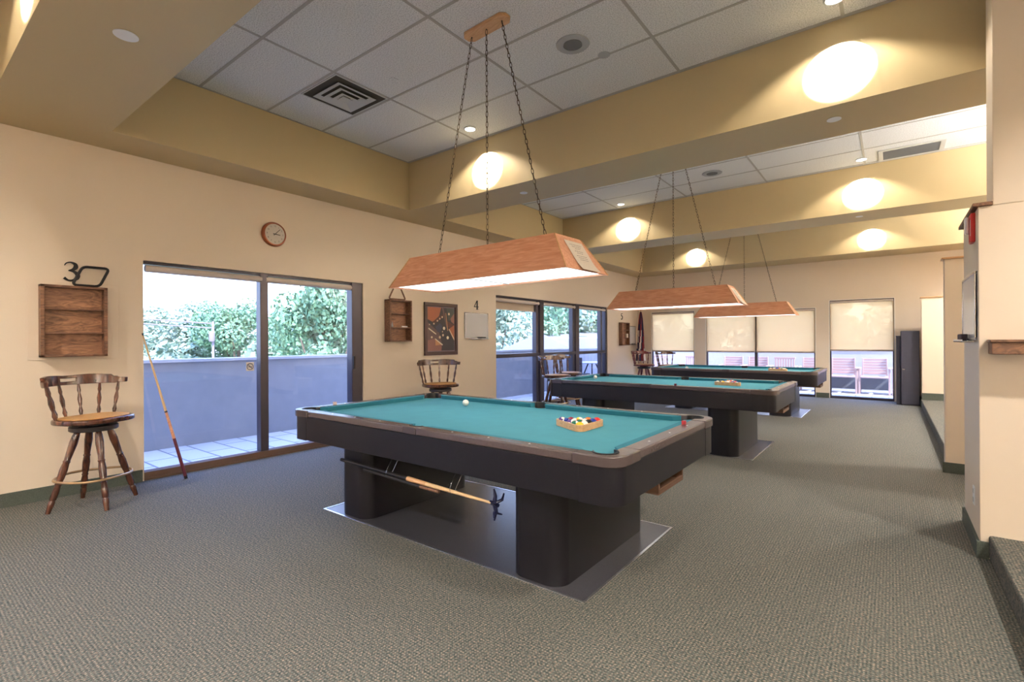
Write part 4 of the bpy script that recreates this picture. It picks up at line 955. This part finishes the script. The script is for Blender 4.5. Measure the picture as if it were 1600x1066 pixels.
# framed poster
t = thing('framed_poster', 'brown-framed billiards poster on the left wall between shelf and whiteboard', 'picture', (0, 5.13, 1.095))
w_, h = .715, .815; f_ = .055; bm = MB()
for q in ((0, w_, 0, f_), (0, w_, h-f_, h), (0, f_, f_, h-f_), (w_-f_, w_, f_, h-f_)): bm.box(.001, .03, q[0], q[1], q[2], q[3])
bm.build('frame', plain('plum_frame', rgb(62, 34, 34), .3), t, bevel=.004)
bm = MB(); bm.box(.001, .012, f_, w_-f_, f_, h-f_); pic = bm.build('mat_board', plain('mat_board', rgb(130, 112, 122), .7), t)
aw, ah = w_-2*f_-.03, h-2*f_-.03
cols = dict(dk=rgb(62, 56, 60), rust=rgb(176, 108, 76), br=rgb(96, 62, 54), tan=rgb(206, 150, 106), navy=rgb(70, 72, 92), cream=rgb(224, 200, 170), pk=rgb(150, 104, 94), gr=rgb(76, 82, 74), lt=rgb(240, 225, 200), mid=rgb(112, 88, 84))
CM = {k: plain('poster_'+k, v, .6) for k, v in cols.items()}
shapes = [('dk', [(0, 0), (1, 0), (1, 1), (0, 1)]), ('mid', [(0, .22), (0, .65), (.42, .42), (.52, .18)]), ('rust', [(0, .72), (.18, .66), (.42, .80), (.50, 1), (0, 1)]), ('br', [(.17, .66), (.20, .60), (.60, .78), (.56, .85)]),
          ('pk', [(0, 0), (.5, .0), (.52, .15), (.25, .28), (0, .24)]), ('navy', [(.28, .55), (.46, .64), (.54, .56), (.44, .42), (.34, .44)]), ('gr', [(.70, 1), (1, 1), (1, .76), (.78, .70)]), ('br', [(.70, .70), (1, .60), (.98, .46), (.76, .56)]),
          ('rust', [(.78, .50), (1, .60), (1, .25)]), ('cream', [(.78, .50), (.82, .50), (1, .28), (1, .23)]), ('tan', [(.28, .12), (.52, .14), (.27, .27)]), ('lt', [(.25, .27), (.28, .28), (.56, .14), (.53, .12)]), ('mid', [(.02, .58), (.0, .54), (.32, .38), (.34, .41)]),
          ('lt', [(.03, .53), (.02, .50), (.3, .37), (.31, .39)]), ('pk', [(.85, .75), (1, .88), (1, .62), (.88, .68)]), ('mid', [(.52, 1), (.58, 1), (.74, .52), (.70, .52)]), ('tan', [(.66, .88), (.68, .88), (.76, .46), (.73, .46)])]
circ = [(.60, .52, .045, 'lt'), (.54, .44, .02, 'cream'), (.56, .36, .035, 'cream'), (.74, .30, .045, 'lt'), (.44, .31, .04, 'cream'), (.79, .86, .035, 'cream'), (.14, .31, .03, 'lt'), (.35, .69, .025, 'cream'), (.44, .74, .025, 'cream'), (.53, .78, .025, 'lt'), (.22, .62, .025, 'cream'), (.06, .60, .02, 'cream'), (.45, .44, .02, 'navy')]
bm = MB(); keys = list(CM)
for i, (k, pl) in enumerate(shapes):
    bm.mi = keys.index(k); x = .0125+i*.0002; bm.add([(x, f_+.015+p[0]*aw, f_+.015+p[1]*ah) for p in pl], [list(range(len(pl)))])
for i, (cx, cy, rr, k) in enumerate(circ):
    bm.mi = keys.index(k); bm.add([(.0165+i*.00005, f_+.015+(cx+rr*math.cos(q))*aw, f_+.015+cy*ah+rr*math.sin(q)*aw) for q in [j*PI/8 for j in range(16)]], [list(range(16))])
bm.build('print', [CM[k] for k in keys], pic, flat=True)

# clock
t = thing('wall_clock', 'round copper-rimmed wall clock above the near sliding door', 'clock', (0, 2.835, 2.545))
bm = MB(); bm.T = Matrix.Rotation(PI/2, 4, 'Y'); bm.lathe([(.138, .001), (.142, .02), (.136, .035), (.128, .05), (.118, .052), (.114, .04)], 40); bm.build('rim', copper_m, t)
bm = MB(); bm.T = Matrix.Rotation(PI/2, 4, 'Y'); bm.lathe([(.115, .04), (.115, .043)], 40); dial = bm.build('dial', plain('dial', rgb(208, 200, 190), .5), t)
cu = bpy.data.curves.new('numerals', 'FONT')
bm = MB()
hands = plain('clock_ink', rgb(52, 48, 44), .6)
dg = bpy.context.evaluated_depsgraph_get()
for n in range(1, 13):
    cu.body = str(n); cu.size = .026; cu.align_x = 'CENTER'; cu.align_y = 'CENTER'
    to = bpy.data.objects.new('tmp', cu); me = None
    COL.objects.link(to); dg.update(); me = bpy.data.meshes.new_from_object(to.evaluated_get(dg)); COL.objects.unlink(to); bpy.data.objects.remove(to)
    a = PI/2-n*PI/6; cy, cz = .09*math.cos(a), .09*math.sin(a)
    bm.add([(.0436, cy+v.co.x, cz+v.co.y) for v in me.vertices], [list(p.vertices) for p in me.polygons]); bpy.data.meshes.remove(me)
bm.build('numerals', hands, dial, flat=True)
def hand(nm, ang, ln, wd):
    a = PI/2-ang; d_ = Vector((0, math.cos(a), math.sin(a))); n_ = Vector((0, -math.sin(a), math.cos(a)))*wd
    bm = MB(); p0 = -d_*.022; p1 = d_*ln; bm.hull([p0+n_+Vector((.045, 0, 0)), p0-n_+Vector((.045, 0, 0)), p1-n_*.7+Vector((.045, 0, 0)), p1+n_*.7+Vector((.045, 0, 0))], [p0+n_+Vector((.047, 0, 0)), p0-n_+Vector((.047, 0, 0)), p1-n_*.7+Vector((.047, 0, 0)), p1+n_*.7+Vector((.047, 0, 0))]); bm.build(nm, hands, t)
hand('hour_hand', math.radians(94), .06, .005); hand('minute_hand', math.radians(44), .088, .0035)

# flag in the corner
t = thing('flag', 'furled striped flag on a pole in the far left corner', 'flag', (.22, 12.80, 0))
bm = MB(); bm.tube([(0, 0, .02), (0, 0, 2.16)], .012, 8); bm.build('pole', brass_m, t)
bm = MB(); bm.lathe([(.13, 0), (.13, .015), (.04, .04), (.02, .08)], 20); bm.build('base', brass_m, t)
bm = MB(); bm.lathe([(.012, 2.16), (.022, 2.18), (.006, 2.22), (.002, 2.28)], 10); bm.build('finial', brass_m, t)
bm = MB(); n = 28; R_ = 16; vs = []
for j in range(R_+1):
    z = 2.08-j*.083; sp_ = .02+.085*(j/R_)**.7
    for k in range(n):
        a = 2*PI*k/n; rr = sp_*(1+.35*math.sin(a*5+j*.25)); vs.append((rr*math.cos(a), rr*math.sin(a), z))
for j in range(R_):
    for k in range(n):
        bm.mi = 1 if ((k+j//2) // 2) % 3 == 0 else (2 if ((k+j//2) // 2) % 3 == 1 and j > 5 else 0)
        q = len(bm.v)
        bm.add([vs[j*n+k], vs[j*n+(k+1) % n], vs[(j+1)*n+(k+1) % n], vs[(j+1)*n+k]], [(0, 1, 2, 3)])
bm.build('cloth', [plain('flag_navy', rgb(34, 34, 70), .8), plain('flag_red', rgb(130, 28, 40), .8), plain('flag_cream', rgb(200, 185, 175), .8)], t)

# dark cabinet at the far right
t = thing('tall_dark_cabinet', 'tall near-black cabinet between the single far window and the cream partition', 'cabinet', (5.775, 12.5, 0))
cab_m = plain('cabinet_navy', rgb(52, 52, 68), .55, var=.1, nscale=5)
bm = MB(); bm.box(0, .29, 0, .5, 0, 1.47); bm.build('body', cab_m, t, bevel=.004)
bm = MB(); bm.box(.006, .284, -.018, 0, .02, 1.46); dd = bm.build('door', cab_m, t, bevel=.003)
bm = MB(); bm.box(.02, .06, -.03, -.018, .70, .72); bm.build('handle', steel_m, dd, bevel=.003)
bm = MB(); bm.box(0, .065, 0, .45, 0, 1.36); bm.box(-.006, .067, -.006, .45, 1.36, 1.375); tag(bm.build('side_cabinet', cab_m, loc=(5.705, 12.55, 0), bevel=.003), 'slim lower dark cabinet squeezed between window and tall dark cabinet', 'cabinet')

# fire alarm, outlet, drink ledge on the partition
t = thing('fire_alarm', 'red fire alarm with clear strobe high on the near partition end', 'fire alarm', (6.04, 4.22, 2.0))
bm = MB(); bm.box(-.022, 0, -.055, .055, -.09, .09); bm.build('housing', red_m, t, bevel=.006)
bm = MB(); bm.box(-.045, -.022, .0, .05, -.03, .075); bm.build('strobe', plain('strobe', rgb(225, 215, 220), .2), t, bevel=.008)
bm = MB(); bm.box(-.0235, -.0215, -.045, -.03, -.05, .05); bm.build('lettering_strip', white_m, t)
t = thing('power_outlet', 'white wall outlet low on the near partition end', 'outlet', (6.04, 4.27, .26))
bm = MB(); bm.box(-.006, 0, -.037, .037, 0, .115); bm.build('cover_plate', white_m, t, bevel=.002)
for z in (.03, .085): bm = MB(); bm.box(-.0085, -.006, -.016, .016, z-.014, z+.014); bm.build('socket', vent_m, t, bevel=.003)
t = thing('drink_ledge', 'dark oak drink ledge on the cream wall at the right edge', 'ledge', (6.08, 4.05, 1.22))
bm = MB(); bm.box(0, 1.6, -.14, 0, .0, .068); bm.build('front_board', walnut_m, t, bevel=.004)
bm = MB(); bm.box(-.006, 1.6, -.15, 0, .068, .084); bm.build('top', walnut_m, t, bevel=.003)
